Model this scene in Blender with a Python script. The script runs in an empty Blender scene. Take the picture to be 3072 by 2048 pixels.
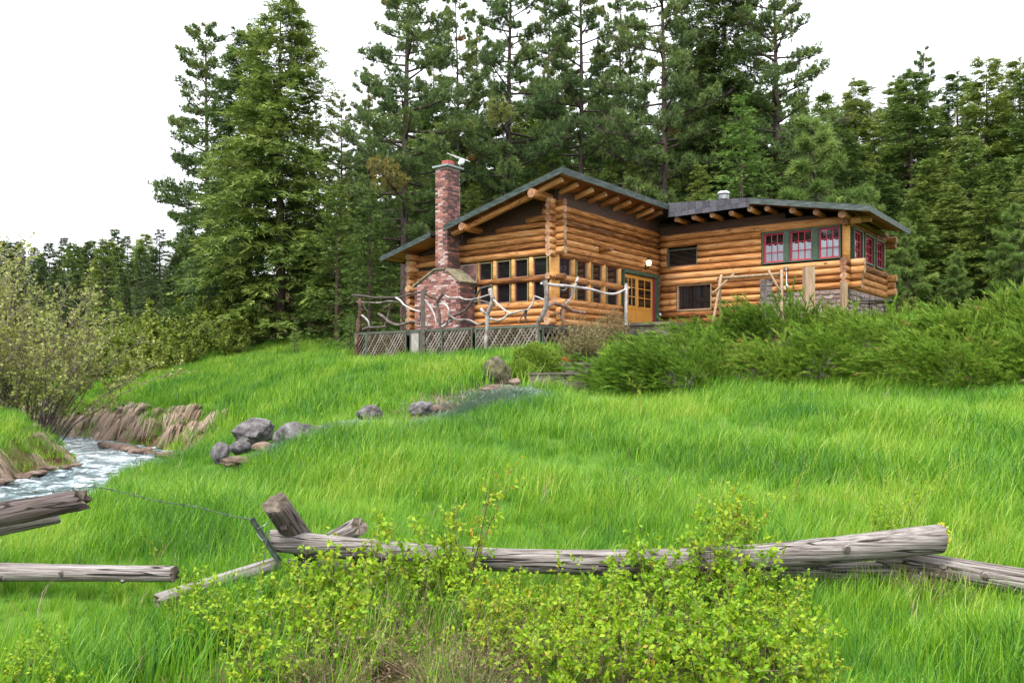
import bpy, math, random
import numpy as np
from mathutils import Vector, Matrix, Euler

R = math.radians
sc = bpy.context.scene
col = sc.collection

# ------------------------------------------------------------------ camera
F, HX, HY = 2480.0, 1536.0, 1120.0        # focal length in photo pixels, horizon
cam_d = bpy.data.cameras.new('camera')
cam_d.sensor_width = 36.0
cam_d.lens = 36.0 * F / 3072.0
cam_d.shift_y = (HY - 1024.0) / 3072.0
cam_d.clip_start = 0.1
cam_d.clip_end = 3000.0
cam = bpy.data.objects.new('camera', cam_d)
cam.location = (0, 0, 0)
cam.rotation_euler = (R(90), 0, 0)
col.objects.link(cam)
sc.camera = cam

# ------------------------------------------------------------------ sky, sun, exposure
SUN_EL, SUN_AZ = 58.0, 215.0               # degrees, azimuth clockwise from +Y
world = bpy.data.worlds.new('World')
sc.world = world
world.use_nodes = True
wn, wl = world.node_tree.nodes, world.node_tree.links
wn.clear()
w_out = wn.new('ShaderNodeOutputWorld')
w_bg = wn.new('ShaderNodeBackground')
w_sky = wn.new('ShaderNodeTexSky')
w_sky.sky_type = 'NISHITA'
w_sky.sun_disc = False
w_sky.sun_elevation = R(SUN_EL)
w_sky.sun_rotation = R(SUN_AZ)
w_sky.air_density = 1.0
w_sky.dust_density = 3.0
w_sky.ozone_density = 1.0
w_hs = wn.new('ShaderNodeHueSaturation')   # cloud cover: the sky's light without its blue
w_hs.inputs['Saturation'].default_value = 0.10
w_mix = wn.new('ShaderNodeMixRGB')         # even cloud deck mixed over the clear sky
w_mix.inputs['Fac'].default_value = 0.75
w_mix.inputs['Color2'].default_value = (9.6, 9.9, 10.4, 1)
wl.new(w_sky.outputs[0], w_hs.inputs['Color'])
wl.new(w_hs.outputs[0], w_mix.inputs['Color1'])
wl.new(w_mix.outputs[0], w_bg.inputs['Color'])
w_bg.inputs['Strength'].default_value = 0.12
wl.new(w_bg.outputs[0], w_out.inputs[0])

sun_d = bpy.data.lights.new('sun', 'SUN')
sun_d.energy = 2.0
sun_d.angle = R(14)
sun_d.color = (1.0, 0.96, 0.9)
sun = bpy.data.objects.new('sun', sun_d)
az, el = R(SUN_AZ), R(SUN_EL)
sdir = Vector((math.sin(az) * math.cos(el), math.cos(az) * math.cos(el), math.sin(el)))
sun.rotation_euler = sdir.to_track_quat('Z', 'Y').to_euler()
sun.location = sdir * 80
col.objects.link(sun)

sc.view_settings.view_transform = 'Standard'
sc.view_settings.look = 'None'
sc.view_settings.gamma = 1.0
sc.view_settings.use_curve_mapping = False
sc.view_settings.exposure = 1.45
sc.cycles.use_denoising = True
sc.cycles.max_bounces = 4
sc.cycles.diffuse_bounces = 2
sc.cycles.glossy_bounces = 2
sc.cycles.transmission_bounces = 4
sc.cycles.transparent_max_bounces = 6
sc.cycles.caustics_reflective = False
sc.cycles.caustics_refractive = False

# ------------------------------------------------------------------ helpers
rng = np.random.default_rng(7)
random.seed(7)

def W(px, py, Y):
    "photo pixel at depth Y -> world point"
    return Vector(((px - HX) / F * Y, Y, (HY - py) / F * Y))

def tag(o, label=None, cat=None, group=None, kind=None):
    if label: o['label'] = label
    if cat: o['category'] = cat
    if group: o['group'] = group
    if kind: o['kind'] = kind
    return o

def link(o, parent=None):
    col.objects.link(o)
    if parent is not None: o.parent = parent
    return o

def empty(name, loc=(0, 0, 0), rz=0.0):
    o = bpy.data.objects.new(name, None)
    o.empty_display_size = 0.3
    o.location = loc
    o.rotation_euler = (0, 0, rz)
    return link(o)

def np_mesh(name, V, faces, mats=(), tint=None, midx=None, smooth=False):
    "V (n,3); faces: list of (k,m) int arrays; tint: per-face floats"
    me = bpy.data.meshes.new(name)
    V = np.asarray(V, dtype=np.float32)
    me.vertices.add(len(V))
    me.vertices.foreach_set('co', V.ravel())
    faces = [np.asarray(f, dtype=np.int32) for f in faces if len(f)]
    loops = np.concatenate([f.ravel() for f in faces])
    sizes = np.concatenate([np.full(len(f), f.shape[1], dtype=np.int32) for f in faces])
    starts = np.concatenate([[0], np.cumsum(sizes)[:-1]]).astype(np.int32)
    me.loops.add(len(loops))
    me.loops.foreach_set('vertex_index', loops)
    me.polygons.add(len(sizes))
    me.polygons.foreach_set('loop_start', starts)
    me.polygons.foreach_set('loop_total', sizes)
    if midx is not None:
        me.polygons.foreach_set('material_index', np.asarray(midx, dtype=np.int32))
    if smooth:
        me.polygons.foreach_set('use_smooth', np.ones(len(sizes), dtype=bool))
    if tint is not None:
        a = me.attributes.new('tint', 'FLOAT', 'FACE')
        a.data.foreach_set('value', np.asarray(tint, dtype=np.float32))
    for m in mats: me.materials.append(m)
    me.update(calc_edges=True)
    return me

class MB:
    "collects boxes, tubes and polygons into one mesh"
    def __init__(s): s.V, s.F, s.T, s.M = [], [], [], []
    def poly(s, pts, t=0.5, m=0):
        n = len(s.V); s.V += [tuple(p) for p in pts]
        s.F.append(tuple(range(n, n + len(pts)))); s.T.append(t); s.M.append(m)
    def box(s, a, b, t=0.5, m=0, fn=None):
        n = len(s.V)
        c = [(x, y, z) for z in (a[2], b[2]) for y in (a[1], b[1]) for x in (a[0], b[0])]
        if fn: c = [tuple(fn(p)) for p in c]
        s.V += c
        for f in ((0, 2, 3, 1), (4, 5, 7, 6), (0, 1, 5, 4), (2, 6, 7, 3), (0, 4, 6, 2), (1, 3, 7, 5)):
            s.F.append(tuple(n + i for i in f)); s.T.append(t); s.M.append(m)
    def tube(s, pts, rad, sides=6, t=0.5, m=0, cap=True, capm=None, wob=0.0):
        pts = [Vector(p) for p in pts]
        n0 = len(s.V); k = len(pts)
        rad = list(rad) if hasattr(rad, '__len__') else [rad] * k
        up = Vector((0.13, 0.21, 0.97))
        for i, p in enumerate(pts):
            d = (pts[min(i + 1, k - 1)] - pts[max(i - 1, 0)]).normalized()
            if abs(d.dot(up)) > 0.97: up = Vector((0.9, 0.3, 0.1))
            u = d.cross(up).normalized(); v = d.cross(u)
            for j in range(sides):
                a = 2 * math.pi * j / sides
                r = rad[i] * (1 + wob * random.uniform(-1, 1))
                s.V.append(tuple(p + u * math.cos(a) * r + v * math.sin(a) * r))
        for i in range(k - 1):
            for j in range(sides):
                j2 = (j + 1) % sides
                s.F.append((n0 + i * sides + j, n0 + i * sides + j2, n0 + (i + 1) * sides + j2, n0 + (i + 1) * sides + j))
                s.T.append(t); s.M.append(m)
        if cap:
            cm = m if capm is None else capm
            s.F.append(tuple(n0 + j for j in range(sides))); s.T.append(t); s.M.append(cm)
            s.F.append(tuple(n0 + (k - 1) * sides + j for j in reversed(range(sides)))); s.T.append(t); s.M.append(cm)
    def mesh(s, name, mats, smooth=False):
        me = bpy.data.meshes.new(name)
        me.from_pydata(s.V, [], s.F)
        for m in (mats if isinstance(mats, (list, tuple)) else [mats]): me.materials.append(m)
        me.polygons.foreach_set('material_index', np.array(s.M, dtype=np.int32))
        if smooth: me.polygons.foreach_set('use_smooth', np.ones(len(s.F), dtype=bool))
        a = me.attributes.new('tint', 'FLOAT', 'FACE')
        a.data.foreach_set('value', np.array(s.T, dtype=np.float32))
        me.update()
        return me
    def build(s, name, mats, parent=None, smooth=False, loc=None):
        o = bpy.data.objects.new(name, s.mesh(name, mats, smooth))
        if loc is not None: o.location = loc
        return link(o, parent)

def auto_smooth(o, ang=40):
    me = o.data
    me.polygons.foreach_set('use_smooth', np.ones(len(me.polygons), dtype=bool))
    me.set_sharp_from_angle(angle=R(ang))

# ------------------------------------------------------------------ materials
def new_mat(name):
    m = bpy.data.materials.new(name); m.use_nodes = True
    nt = m.node_tree; nt.nodes.clear()
    return m, nt.nodes, nt.links

def ramp(nodes, stops):
    r = nodes.new('ShaderNodeValToRGB')
    e = r.color_ramp.elements
    e[0].position, e[0].color = stops[0][0], (*stops[0][1], 1)
    e[1].position, e[1].color = stops[-1][0], (*stops[-1][1], 1)
    for p, c in stops[1:-1]:
        k = e.new(p); k.color = (*c, 1)
    return r

def simple_mat(name, stops, scale=4.0, stretch=(1, 1, 1), rough=0.75, bump=0.3, detail=6.0, coords='Object',
               rand=0.25, spec=0.3, tint=0.0, metal=0.0, noise_rough=0.6, dist=0.02, crack=None):
    "noise-ramped surface; per-object random shift; optional tint attribute"
    m, n, l = new_mat(name)
    out = n.new('ShaderNodeOutputMaterial'); bs = n.new('ShaderNodeBsdfPrincipled')
    tc = n.new('ShaderNodeTexCoord'); mp = n.new('ShaderNodeMapping')
    mp.inputs['Scale'].default_value = stretch
    l.new(tc.outputs[coords], mp.inputs[0])
    oi = n.new('ShaderNodeObjectInfo')
    vm = n.new('ShaderNodeVectorMath'); vm.operation = 'ADD'
    sc_ = n.new('ShaderNodeVectorMath'); sc_.operation = 'SCALE'; sc_.inputs['Scale'].default_value = 40.0
    cb = n.new('ShaderNodeCombineXYZ')
    for i in range(3): l.new(oi.outputs['Random'], cb.inputs[i])
    l.new(cb.outputs[0], sc_.inputs[0])
    l.new(mp.outputs[0], vm.inputs[0]); l.new(sc_.outputs[0], vm.inputs[1])
    nz = n.new('ShaderNodeTexNoise'); nz.inputs['Scale'].default_value = scale
    nz.inputs['Detail'].default_value = detail; nz.inputs['Roughness'].default_value = noise_rough
    l.new(vm.outputs[0], nz.inputs['Vector'])
    fac = nz.outputs['Fac']
    def add(fac, src, amt):
        a = n.new('ShaderNodeMath'); a.operation = 'MULTIPLY_ADD'
        b = n.new('ShaderNodeMath'); b.operation = 'SUBTRACT'; b.inputs[1].default_value = 0.5
        l.new(src, b.inputs[0]); l.new(b.outputs[0], a.inputs[0]); a.inputs[1].default_value = amt
        l.new(fac, a.inputs[2]); return a.outputs[0]
    if rand: fac = add(fac, oi.outputs['Random'], rand)
    if tint:
        at = n.new('ShaderNodeAttribute'); at.attribute_name = 'tint'
        fac = add(fac, at.outputs['Fac'], tint)
    rp = ramp(n, stops); l.new(fac, rp.inputs[0])
    colr, hgt = rp.outputs[0], nz.outputs['Fac']
    if crack:                                            # drying checks: long thin dark splits along the grain
        m2 = n.new('ShaderNodeMapping'); m2.inputs['Scale'].default_value = crack[0]; l.new(tc.outputs[coords], m2.inputs[0])
        v2 = n.new('ShaderNodeVectorMath'); v2.operation = 'ADD'; l.new(m2.outputs[0], v2.inputs[0]); l.new(sc_.outputs[0], v2.inputs[1])
        n2 = n.new('ShaderNodeTexNoise'); n2.inputs['Scale'].default_value = 1.0; n2.inputs['Detail'].default_value = 2.0; n2.inputs['Distortion'].default_value = 0.3; l.new(v2.outputs[0], n2.inputs['Vector'])
        d1 = n.new('ShaderNodeMath'); d1.operation = 'SUBTRACT'; d1.inputs[1].default_value = 0.5; l.new(n2.outputs['Fac'], d1.inputs[0])
        d2 = n.new('ShaderNodeMath'); d2.operation = 'ABSOLUTE'; l.new(d1.outputs[0], d2.inputs[0])
        d3 = n.new('ShaderNodeMapRange'); d3.inputs['From Min'].default_value = crack[1] * .35; d3.inputs['From Max'].default_value = crack[1]; l.new(d2.outputs[0], d3.inputs['Value'])
        mc = n.new('ShaderNodeMixRGB'); mc.inputs['Color1'].default_value = (*crack[2], 1); l.new(d3.outputs[0], mc.inputs['Fac']); l.new(colr, mc.inputs['Color2']); colr = mc.outputs[0]
        ad = n.new('ShaderNodeMath'); ad.operation = 'MULTIPLY_ADD'; ad.inputs[1].default_value = .8; l.new(d3.outputs[0], ad.inputs[0]); l.new(nz.outputs['Fac'], ad.inputs[2]); hgt = ad.outputs[0]
    l.new(colr, bs.inputs['Base Color'])
    bs.inputs['Roughness'].default_value = rough
    bs.inputs['Specular IOR Level'].default_value = spec
    bs.inputs['Metallic'].default_value = metal
    if bump:
        bp = n.new('ShaderNodeBump'); bp.inputs['Strength'].default_value = bump; bp.inputs['Distance'].default_value = dist
        l.new(hgt, bp.inputs['Height']); l.new(bp.outputs[0], bs.inputs['Normal'])
    l.new(bs.outputs[0], out.inputs[0])
    return m

def leaf_mat(name, stops, trans=0.35, rough=0.55, rand=0.5, patch=0.0, patch_scale=0.35, spec=0.25):
    "foliage: tint attribute picks the colour, light passes through the blade"
    m, n, l = new_mat(name)
    out = n.new('ShaderNodeOutputMaterial'); bs = n.new('ShaderNodeBsdfPrincipled'); tr = n.new('ShaderNodeBsdfTranslucent')
    mx = n.new('ShaderNodeMixShader'); at = n.new('ShaderNodeAttribute'); at.attribute_name = 'tint'
    oi = n.new('ShaderNodeObjectInfo')
    a = n.new('ShaderNodeMath'); a.operation = 'MULTIPLY_ADD'; a.inputs[1].default_value = rand
    b = n.new('ShaderNodeMath'); b.operation = 'SUBTRACT'; b.inputs[1].default_value = 0.5
    l.new(oi.outputs['Random'], b.inputs[0]); l.new(b.outputs[0], a.inputs[0]); l.new(at.outputs['Fac'], a.inputs[2])
    fac = a.outputs[0]
    if patch:
        g = n.new('ShaderNodeNewGeometry'); nz = n.new('ShaderNodeTexNoise')
        nz.inputs['Scale'].default_value = patch_scale; nz.inputs['Detail'].default_value = 3
        l.new(g.outputs['Position'], nz.inputs['Vector'])
        c = n.new('ShaderNodeMath'); c.operation = 'MULTIPLY_ADD'; c.inputs[1].default_value = patch
        d = n.new('ShaderNodeMath'); d.operation = 'SUBTRACT'; d.inputs[1].default_value = 0.5
        l.new(nz.outputs['Fac'], d.inputs[0]); l.new(d.outputs[0], c.inputs[0]); l.new(fac, c.inputs[2]); fac = c.outputs[0]
    rp = ramp(n, stops); l.new(fac, rp.inputs[0])
    l.new(rp.outputs[0], bs.inputs['Base Color']); l.new(rp.outputs[0], tr.inputs['Color'])
    bs.inputs['Roughness'].default_value = rough; bs.inputs['Specular IOR Level'].default_value = spec
    mx.inputs[0].default_value = trans
    l.new(bs.outputs[0], mx.inputs[1]); l.new(tr.outputs[0], mx.inputs[2]); l.new(mx.outputs[0], out.inputs[0])
    return m

M = {}
# honey-stained logs (grain runs along local X)
M['log'] = simple_mat('honey_log', [(0.26, (0.075, 0.028, 0.010)), (0.42, (0.235, 0.092, 0.025)), (0.57, (0.40, 0.175, 0.055)), (0.78, (0.52, 0.29, 0.135))],
                      scale=3.2, stretch=(0.45, 5.0, 5.0), rough=0.68, bump=0.55, rand=0.36, spec=0.18, dist=0.03, crack=((.5, 4, 4), .007, (.09, .034, .010)))
M['log_end'] = simple_mat('log_end_grain', [(0.3, (0.12, 0.05, 0.026)), (0.5, (0.26, 0.135, 0.072)), (0.75, (0.38, 0.24, 0.15))], scale=9, rough=0.8, rand=0.4)
M['post'] = simple_mat('stained_post', [(0.25, (0.30, 0.13, 0.03)), (0.5, (0.50, 0.24, 0.065)), (0.8, (0.62, 0.34, 0.12))], scale=3, stretch=(4, 4, .5), rough=0.55, rand=0.2)
M['soffit'] = simple_mat('soffit_board', [(0.25, (0.16, 0.05, 0.015)), (0.5, (0.34, 0.13, 0.035)), (0.8, (0.45, 0.21, 0.07))], scale=3, stretch=(6, .5, 6), rough=0.6, rand=0.45)
M['dark_board'] = simple_mat('dark_brown_board', [(0.3, (0.030, 0.014, 0.009)), (0.7, (0.075, 0.038, 0.024))], scale=4, stretch=(.4, .4, 6), rough=0.7, rand=0.2)
M['fascia'] = simple_mat('worn_green_fascia', [(0.32, (0.010, 0.018, 0.015)), (0.48, (0.026, 0.040, 0.035)), (0.62, (0.060, 0.072, 0.068)), (0.82, (0.13, 0.135, 0.13))], scale=5, stretch=(.6, .6, 4), rough=0.65, rand=0.3)
M['shingle'] = simple_mat('grey_shingle', [(0.3, (0.030, 0.030, 0.038)), (0.7, (0.075, 0.072, 0.085))], scale=14, rough=0.9, rand=0.35)
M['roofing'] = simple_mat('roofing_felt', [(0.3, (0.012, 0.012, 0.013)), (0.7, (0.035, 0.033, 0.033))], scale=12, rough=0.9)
M['green_trim'] = simple_mat('green_trim_paint', [(0.3, (0.030, 0.058, 0.040)), (0.7, (0.060, 0.098, 0.066))], scale=8, rough=0.5, rand=0.1)
M['olive_trim'] = simple_mat('olive_trim_paint', [(0.3, (0.16, 0.15, 0.075)), (0.7, (0.30, 0.27, 0.15))], scale=8, rough=0.6, rand=0.2)
M['red_trim'] = simple_mat('red_sash_paint', [(0.3, (0.36, 0.018, 0.040)), (0.7, (0.55, 0.035, 0.07))], scale=8, rough=0.4, rand=0.1)
M['maroon'] = simple_mat('maroon_trim_paint', [(0.3, (0.14, 0.022, 0.035)), (0.7, (0.24, 0.05, 0.065))], scale=8, rough=0.5, rand=0.2)
M['door'] = simple_mat('varnished_door', [(0.25, (0.40, 0.17, 0.030)), (0.5, (0.56, 0.26, 0.05)), (0.8, (0.64, 0.34, 0.09))], scale=3, stretch=(6, 6, .6), rough=0.4, rand=0.1)
M['mortar'] = simple_mat('mortar', [(0.3, (0.16, 0.11, 0.09)), (0.7, (0.28, 0.21, 0.18))], scale=20, rough=0.95)
M['brick'] = simple_mat('old_brick', [(0.12, (0.075, 0.045, 0.045)), (0.30, (0.17, 0.080, 0.070)), (0.48, (0.27, 0.112, 0.088)), (0.64, (0.33, 0.17, 0.135)), (0.82, (0.38, 0.30, 0.28))],
                        scale=5, rough=0.9, rand=0.75, tint=0.75, bump=0.4)
M['cap_stone'] = simple_mat('mossy_cap_slab', [(0.3, (0.11, 0.10, 0.06)), (0.7, (0.27, 0.23, 0.15))], scale=6, rough=0.9, bump=0.5)
M['cap_grey'] = simple_mat('grey_cap_slab', [(0.3, (0.16, 0.19, 0.19)), (0.7, (0.32, 0.34, 0.33))], scale=6, rough=0.9)
M['flue'] = simple_mat('red_clay_flue', [(0.3, (0.26, 0.06, 0.055)), (0.7, (0.40, 0.11, 0.10))], scale=6, rough=0.8)
M['steel'] = simple_mat('bare_metal', [(0.3, (0.14, 0.145, 0.15)), (0.7, (0.30, 0.31, 0.32))], scale=8, rough=0.35, metal=0.8, bump=0)
M['white_metal'] = simple_mat('white_metal', [(0.3, (0.62, 0.64, 0.64)), (0.7, (0.80, 0.80, 0.79))], scale=8, rough=0.4, bump=0)
M['black_metal'] = simple_mat('black_metal', [(0.3, (0.012, 0.012, 0.013)), (0.7, (0.03, 0.03, 0.03))], scale=8, rough=0.45, bump=0)
M['old_green_steel'] = simple_mat('old_green_steel', [(0.3, (0.012, 0.015, 0.012)), (0.5, (0.04, 0.055, 0.045)), (0.75, (0.10, 0.12, 0.10))], scale=14, rough=0.7)
def old_wood(nm, k, kk=1.0):
    return simple_mat(nm, [(0.30, (0.014 * k, 0.011 * k, 0.009 * k)), (0.41, (0.075 * k, 0.058 * k * kk, 0.048 * k * kk)), (0.52, (0.195 * k, 0.170 * k * kk, 0.160 * k * kk)), (0.72, (0.38 * k, 0.36 * k * kk, 0.35 * k * kk))],
                      scale=2.6, stretch=(0.55, 20, 20), rough=0.88, bump=1.0, rand=0.10, detail=10, dist=0.015, noise_rough=0.72, crack=((.45, 8, 8), .012, (.016, .012, .010)))
M['grey_wood'] = old_wood('weathered_log', 1.0)
M['brown_wood'] = old_wood('rotting_log', .5, .88)
M['grey_end'] = simple_mat('weathered_log_end', [(0.3, (0.018, 0.013, 0.010)), (0.5, (0.07, 0.053, 0.040)), (0.8, (0.17, 0.14, 0.11))], scale=14, rough=0.95, bump=1.0)
M['driftwood'] = simple_mat('bleached_branch', [(0.25, (0.055, 0.042, 0.036)), (0.42, (0.10, 0.08, 0.07)), (0.58, (0.21, 0.185, 0.175)), (0.8, (0.42, 0.40, 0.39))], scale=3.5, rough=0.8, rand=0.7, bump=0.5)
M['bark_branch'] = simple_mat('bark_branch', [(0.3, (0.045, 0.025, 0.018)), (0.5, (0.13, 0.07, 0.05)), (0.75, (0.27, 0.19, 0.15))], scale=6, rough=0.9, rand=0.3, bump=0.7)
M['slat'] = simple_mat('lattice_slat', [(0.25, (0.050, 0.036, 0.022)), (0.5, (0.115, 0.088, 0.060)), (0.8, (0.21, 0.185, 0.16))], scale=5, stretch=(1, 1, 1), rough=0.85, rand=0.7, tint=0.2)
M['slat_fine'] = simple_mat('fine_lattice', [(0.3, (0.30, 0.26, 0.24)), (0.7, (0.46, 0.42, 0.40))], scale=6, rough=0.85)
M['frame_green'] = simple_mat('faded_green_frame', [(0.3, (0.035, 0.055, 0.038)), (0.7, (0.095, 0.115, 0.082))], scale=6, rough=0.7, rand=0.4)
M['deck_dark'] = simple_mat('old_deck_board', [(0.3, (0.028, 0.024, 0.020)), (0.7, (0.10, 0.088, 0.075))], scale=5, rough=0.85, rand=0.4)
M['step_wood'] = simple_mat('grey_step_timber', [(0.3, (0.085, 0.066, 0.058)), (0.7, (0.20, 0.168, 0.155))], scale=4, stretch=(.5, 5, 5), rough=0.85, rand=0.2)
M['tan_post'] = simple_mat('tan_post', [(0.25, (0.12, 0.075, 0.04)), (0.5, (0.24, 0.165, 0.10)), (0.8, (0.33, 0.25, 0.18))], scale=4, stretch=(5, 5, .5), rough=0.85, rand=0.2)
M['terracotta'] = simple_mat('terracotta', [(0.3, (0.28, 0.055, 0.02)), (0.7, (0.40, 0.10, 0.04))], scale=8, rough=0.8)
M['rock'] = simple_mat('lichen_rock', [(0.30, (0.022, 0.018, 0.019)), (0.44, (0.070, 0.062, 0.064)), (0.56, (0.14, 0.130, 0.132)), (0.74, (0.30, 0.285, 0.285))], scale=5, rough=0.95, bump=1.0, rand=0.0, detail=10, dist=0.06, noise_rough=0.7)
M['moss_rock'] = simple_mat('mossy_rock', [(0.30, (0.012, 0.011, 0.010)), (0.45, (0.05, 0.047, 0.03)), (0.58, (0.115, 0.108, 0.05)), (0.78, (0.23, 0.23, 0.19))], scale=6, rough=0.95, bump=1.0, detail=10, dist=0.06, noise_rough=0.7)
M['brown_rock'] = simple_mat('tan_rock', [(0.28, (0.05, 0.030, 0.022)), (0.5, (0.13, 0.088, 0.068)), (0.8, (0.24, 0.18, 0.145))], scale=5, rough=0.95, bump=0.8, rand=0.25, detail=8, dist=0.04)
M['stone_wall'] = simple_mat('foundation_stone', [(0.25, (0.08, 0.058, 0.052)), (0.5, (0.20, 0.145, 0.125)), (0.8, (0.30, 0.245, 0.225))], scale=5, rough=0.95, bump=0.6, rand=0.5)
M['trunk'] = simple_mat('conifer_bark', [(0.3, (0.022, 0.015, 0.012)), (0.5, (0.065, 0.042, 0.034)), (0.75, (0.15, 0.10, 0.085))], scale=5, stretch=(3, 3, .6), rough=0.95, bump=0.8, rand=0.2)
M['pine_trunk'] = simple_mat('pine_bark', [(0.3, (0.022, 0.015, 0.013)), (0.5, (0.060, 0.042, 0.037)), (0.75, (0.12, 0.090, 0.080))], scale=4, stretch=(3, 3, .5), rough=0.95, bump=0.8, rand=0.2)
M['twig'] = simple_mat('grey_brown_twig', [(0.3, (0.08, 0.062, 0.056)), (0.7, (0.22, 0.18, 0.165))], scale=5, rough=0.9, bump=0, rand=0.3, tint=0.6)
M['dry_twig'] = simple_mat('dry_twig', [(0.2, (0.05, 0.026, 0.018)), (0.5, (0.12, 0.075, 0.05)), (0.8, (0.24, 0.17, 0.12))], scale=5, rough=0.9, bump=0, rand=0.2, tint=0.9)

# leaves
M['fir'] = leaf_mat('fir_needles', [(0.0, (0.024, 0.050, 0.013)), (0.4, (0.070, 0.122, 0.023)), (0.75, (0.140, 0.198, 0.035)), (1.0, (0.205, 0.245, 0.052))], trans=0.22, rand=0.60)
M['dark_fir'] = leaf_mat('dark_fir_needles', [(0.0, (0.014, 0.030, 0.010)), (0.5, (0.042, 0.074, 0.018)), (1.0, (0.105, 0.145, 0.034))], trans=0.2, rand=0.25)
M['young_fir'] = leaf_mat('young_fir_needles', [(0.0, (0.050, 0.105, 0.020)), (0.5, (0.110, 0.195, 0.035)), (1.0, (0.190, 0.265, 0.060))], trans=0.25, rand=0.3)
M['pine'] = leaf_mat('pine_needles', [(0.0, (0.034, 0.068, 0.024)), (0.45, (0.092, 0.152, 0.040)), (0.8, (0.155, 0.205, 0.046)), (0.93, (0.19, 0.20, 0.042)), (1.0, (0.20, 0.11, 0.030))], trans=0.2, rand=0.18)
M['young_pine'] = leaf_mat('young_pine_needles', [(0.0, (0.062, 0.115, 0.026)), (0.5, (0.125, 0.200, 0.042)), (1.0, (0.205, 0.270, 0.065))], trans=0.25, rand=0.25)
M['willow'] = leaf_mat('willow_leaves', [(0.0, (0.17, 0.195, 0.045)), (0.5, (0.28, 0.305, 0.075)), (1.0, (0.38, 0.38, 0.13))], trans=0.35, rand=0.3)
M['bush'] = leaf_mat('bush_leaves', [(0.0, (0.085, 0.130, 0.016)), (0.5, (0.165, 0.225, 0.026)), (1.0, (0.25, 0.285, 0.05))], trans=0.35, rand=0.5)
M['shrub'] = leaf_mat('shrub_leaves', [(0.0, (0.070, 0.185, 0.008)), (0.5, (0.190, 0.330, 0.012)), (0.85, (0.310, 0.405, 0.020)), (1.0, (0.38, 0.28, 0.030))], trans=0.4, rand=0.3, rough=0.5)
M['grass'] = leaf_mat('meadow_grass', [(0.0, (0.030, 0.120, 0.016)), (0.35, (0.100, 0.265, 0.016)), (0.7, (0.210, 0.375, 0.018)), (1.0, (0.400, 0.450, 0.090))], trans=0.4, rand=0.35, patch=1.35, patch_scale=0.3, rough=0.45, spec=0.35)
M['dry_grass'] = leaf_mat('dry_grass', [(0.0, (0.16, 0.105, 0.07)), (0.5, (0.34, 0.25, 0.185)), (1.0, (0.50, 0.40, 0.31))], trans=0.2, rand=0.3)
M['juniper'] = leaf_mat('juniper_sprays', [(0.0, (0.040, 0.090, 0.010)), (0.45, (0.130, 0.235, 0.022)), (0.8, (0.225, 0.330, 0.042)), (0.93, (0.27, 0.32, 0.06)), (1.0, (0.28, 0.18, 0.06))], trans=0.32, rand=0.5)
M['dwarf'] = leaf_mat('dwarf_spruce_needles', [(0.0, (0.055, 0.110, 0.010)), (0.5, (0.125, 0.205, 0.018)), (1.0, (0.20, 0.275, 0.035))], trans=0.25, rand=0.1)
M['blue_cover'] = leaf_mat('blue_juniper', [(0.0, (0.075, 0.135, 0.105)), (0.5, (0.19, 0.275, 0.205)), (1.0, (0.36, 0.40, 0.28))], trans=0.2, rand=0.2)
M['spirea'] = leaf_mat('budding_spirea', [(0.0, (0.10, 0.085, 0.030)), (0.5, (0.20, 0.155, 0.065)), (1.0, (0.22, 0.24, 0.08))], trans=0.3, rand=0.1)

def glass_mat(name, base, rough=0.03):
    m, n, l = new_mat(name)
    out = n.new('ShaderNodeOutputMaterial'); bs = n.new('ShaderNodeBsdfPrincipled')
    bs.inputs['Base Color'].default_value = (*base, 1); bs.inputs['Roughness'].default_value = rough
    bs.inputs['IOR'].default_value = 1.5
    nz = n.new('ShaderNodeTexNoise'); nz.inputs['Scale'].default_value = 1.5
    tc = n.new('ShaderNodeTexCoord'); l.new(tc.outputs['Object'], nz.inputs['Vector'])
    bp = n.new('ShaderNodeBump'); bp.inputs['Strength'].default_value = 0.05; bp.inputs['Distance'].default_value = 0.03
    l.new(nz.outputs['Fac'], bp.inputs['Height']); l.new(bp.outputs[0], bs.inputs['Normal'])
    l.new(bs.outputs[0], out.inputs[0])
    return m
M['glass'] = glass_mat('dark_window_glass', (0.010, 0.009, 0.009))
def clear_glass():
    m, n, l = new_mat('clear_window_glass')
    out = n.new('ShaderNodeOutputMaterial'); tr = n.new('ShaderNodeBsdfTransparent'); gl = n.new('ShaderNodeBsdfGlossy')
    gl.inputs['Roughness'].default_value = 0.03
    fr = n.new('ShaderNodeFresnel'); fr.inputs['IOR'].default_value = 1.5
    mx = n.new('ShaderNodeMixShader'); l.new(fr.outputs[0], mx.inputs[0]); l.new(tr.outputs[0], mx.inputs[1]); l.new(gl.outputs[0], mx.inputs[2])
    l.new(mx.outputs[0], out.inputs[0]); return m
M['clear'] = clear_glass()
M['curtain'] = leaf_mat('pale_curtain', [(0.0, (0.66, 0.75, 0.90)), (1.0, (0.80, 0.86, 0.94))], trans=0.0, rand=0.1)
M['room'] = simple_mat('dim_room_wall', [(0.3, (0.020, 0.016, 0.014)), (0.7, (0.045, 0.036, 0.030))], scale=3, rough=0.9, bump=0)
def lamp_mat():
    m, n, l = new_mat('lit_lamp_globe')
    out = n.new('ShaderNodeOutputMaterial'); em = n.new('ShaderNodeEmission')
    tc = n.new('ShaderNodeTexCoord'); nz = n.new('ShaderNodeTexNoise'); nz.inputs['Scale'].default_value = 3
    l.new(tc.outputs['Object'], nz.inputs['Vector'])
    rp = ramp(n, [(0.3, (1.0, 0.72, 0.34)), (0.7, (1.0, 0.84, 0.5))]); l.new(nz.outputs['Fac'], rp.inputs[0]); l.new(rp.outputs[0], em.inputs['Color'])
    em.inputs['Strength'].default_value = 1.2
    l.new(em.outputs[0], out.inputs[0]); return m
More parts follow.
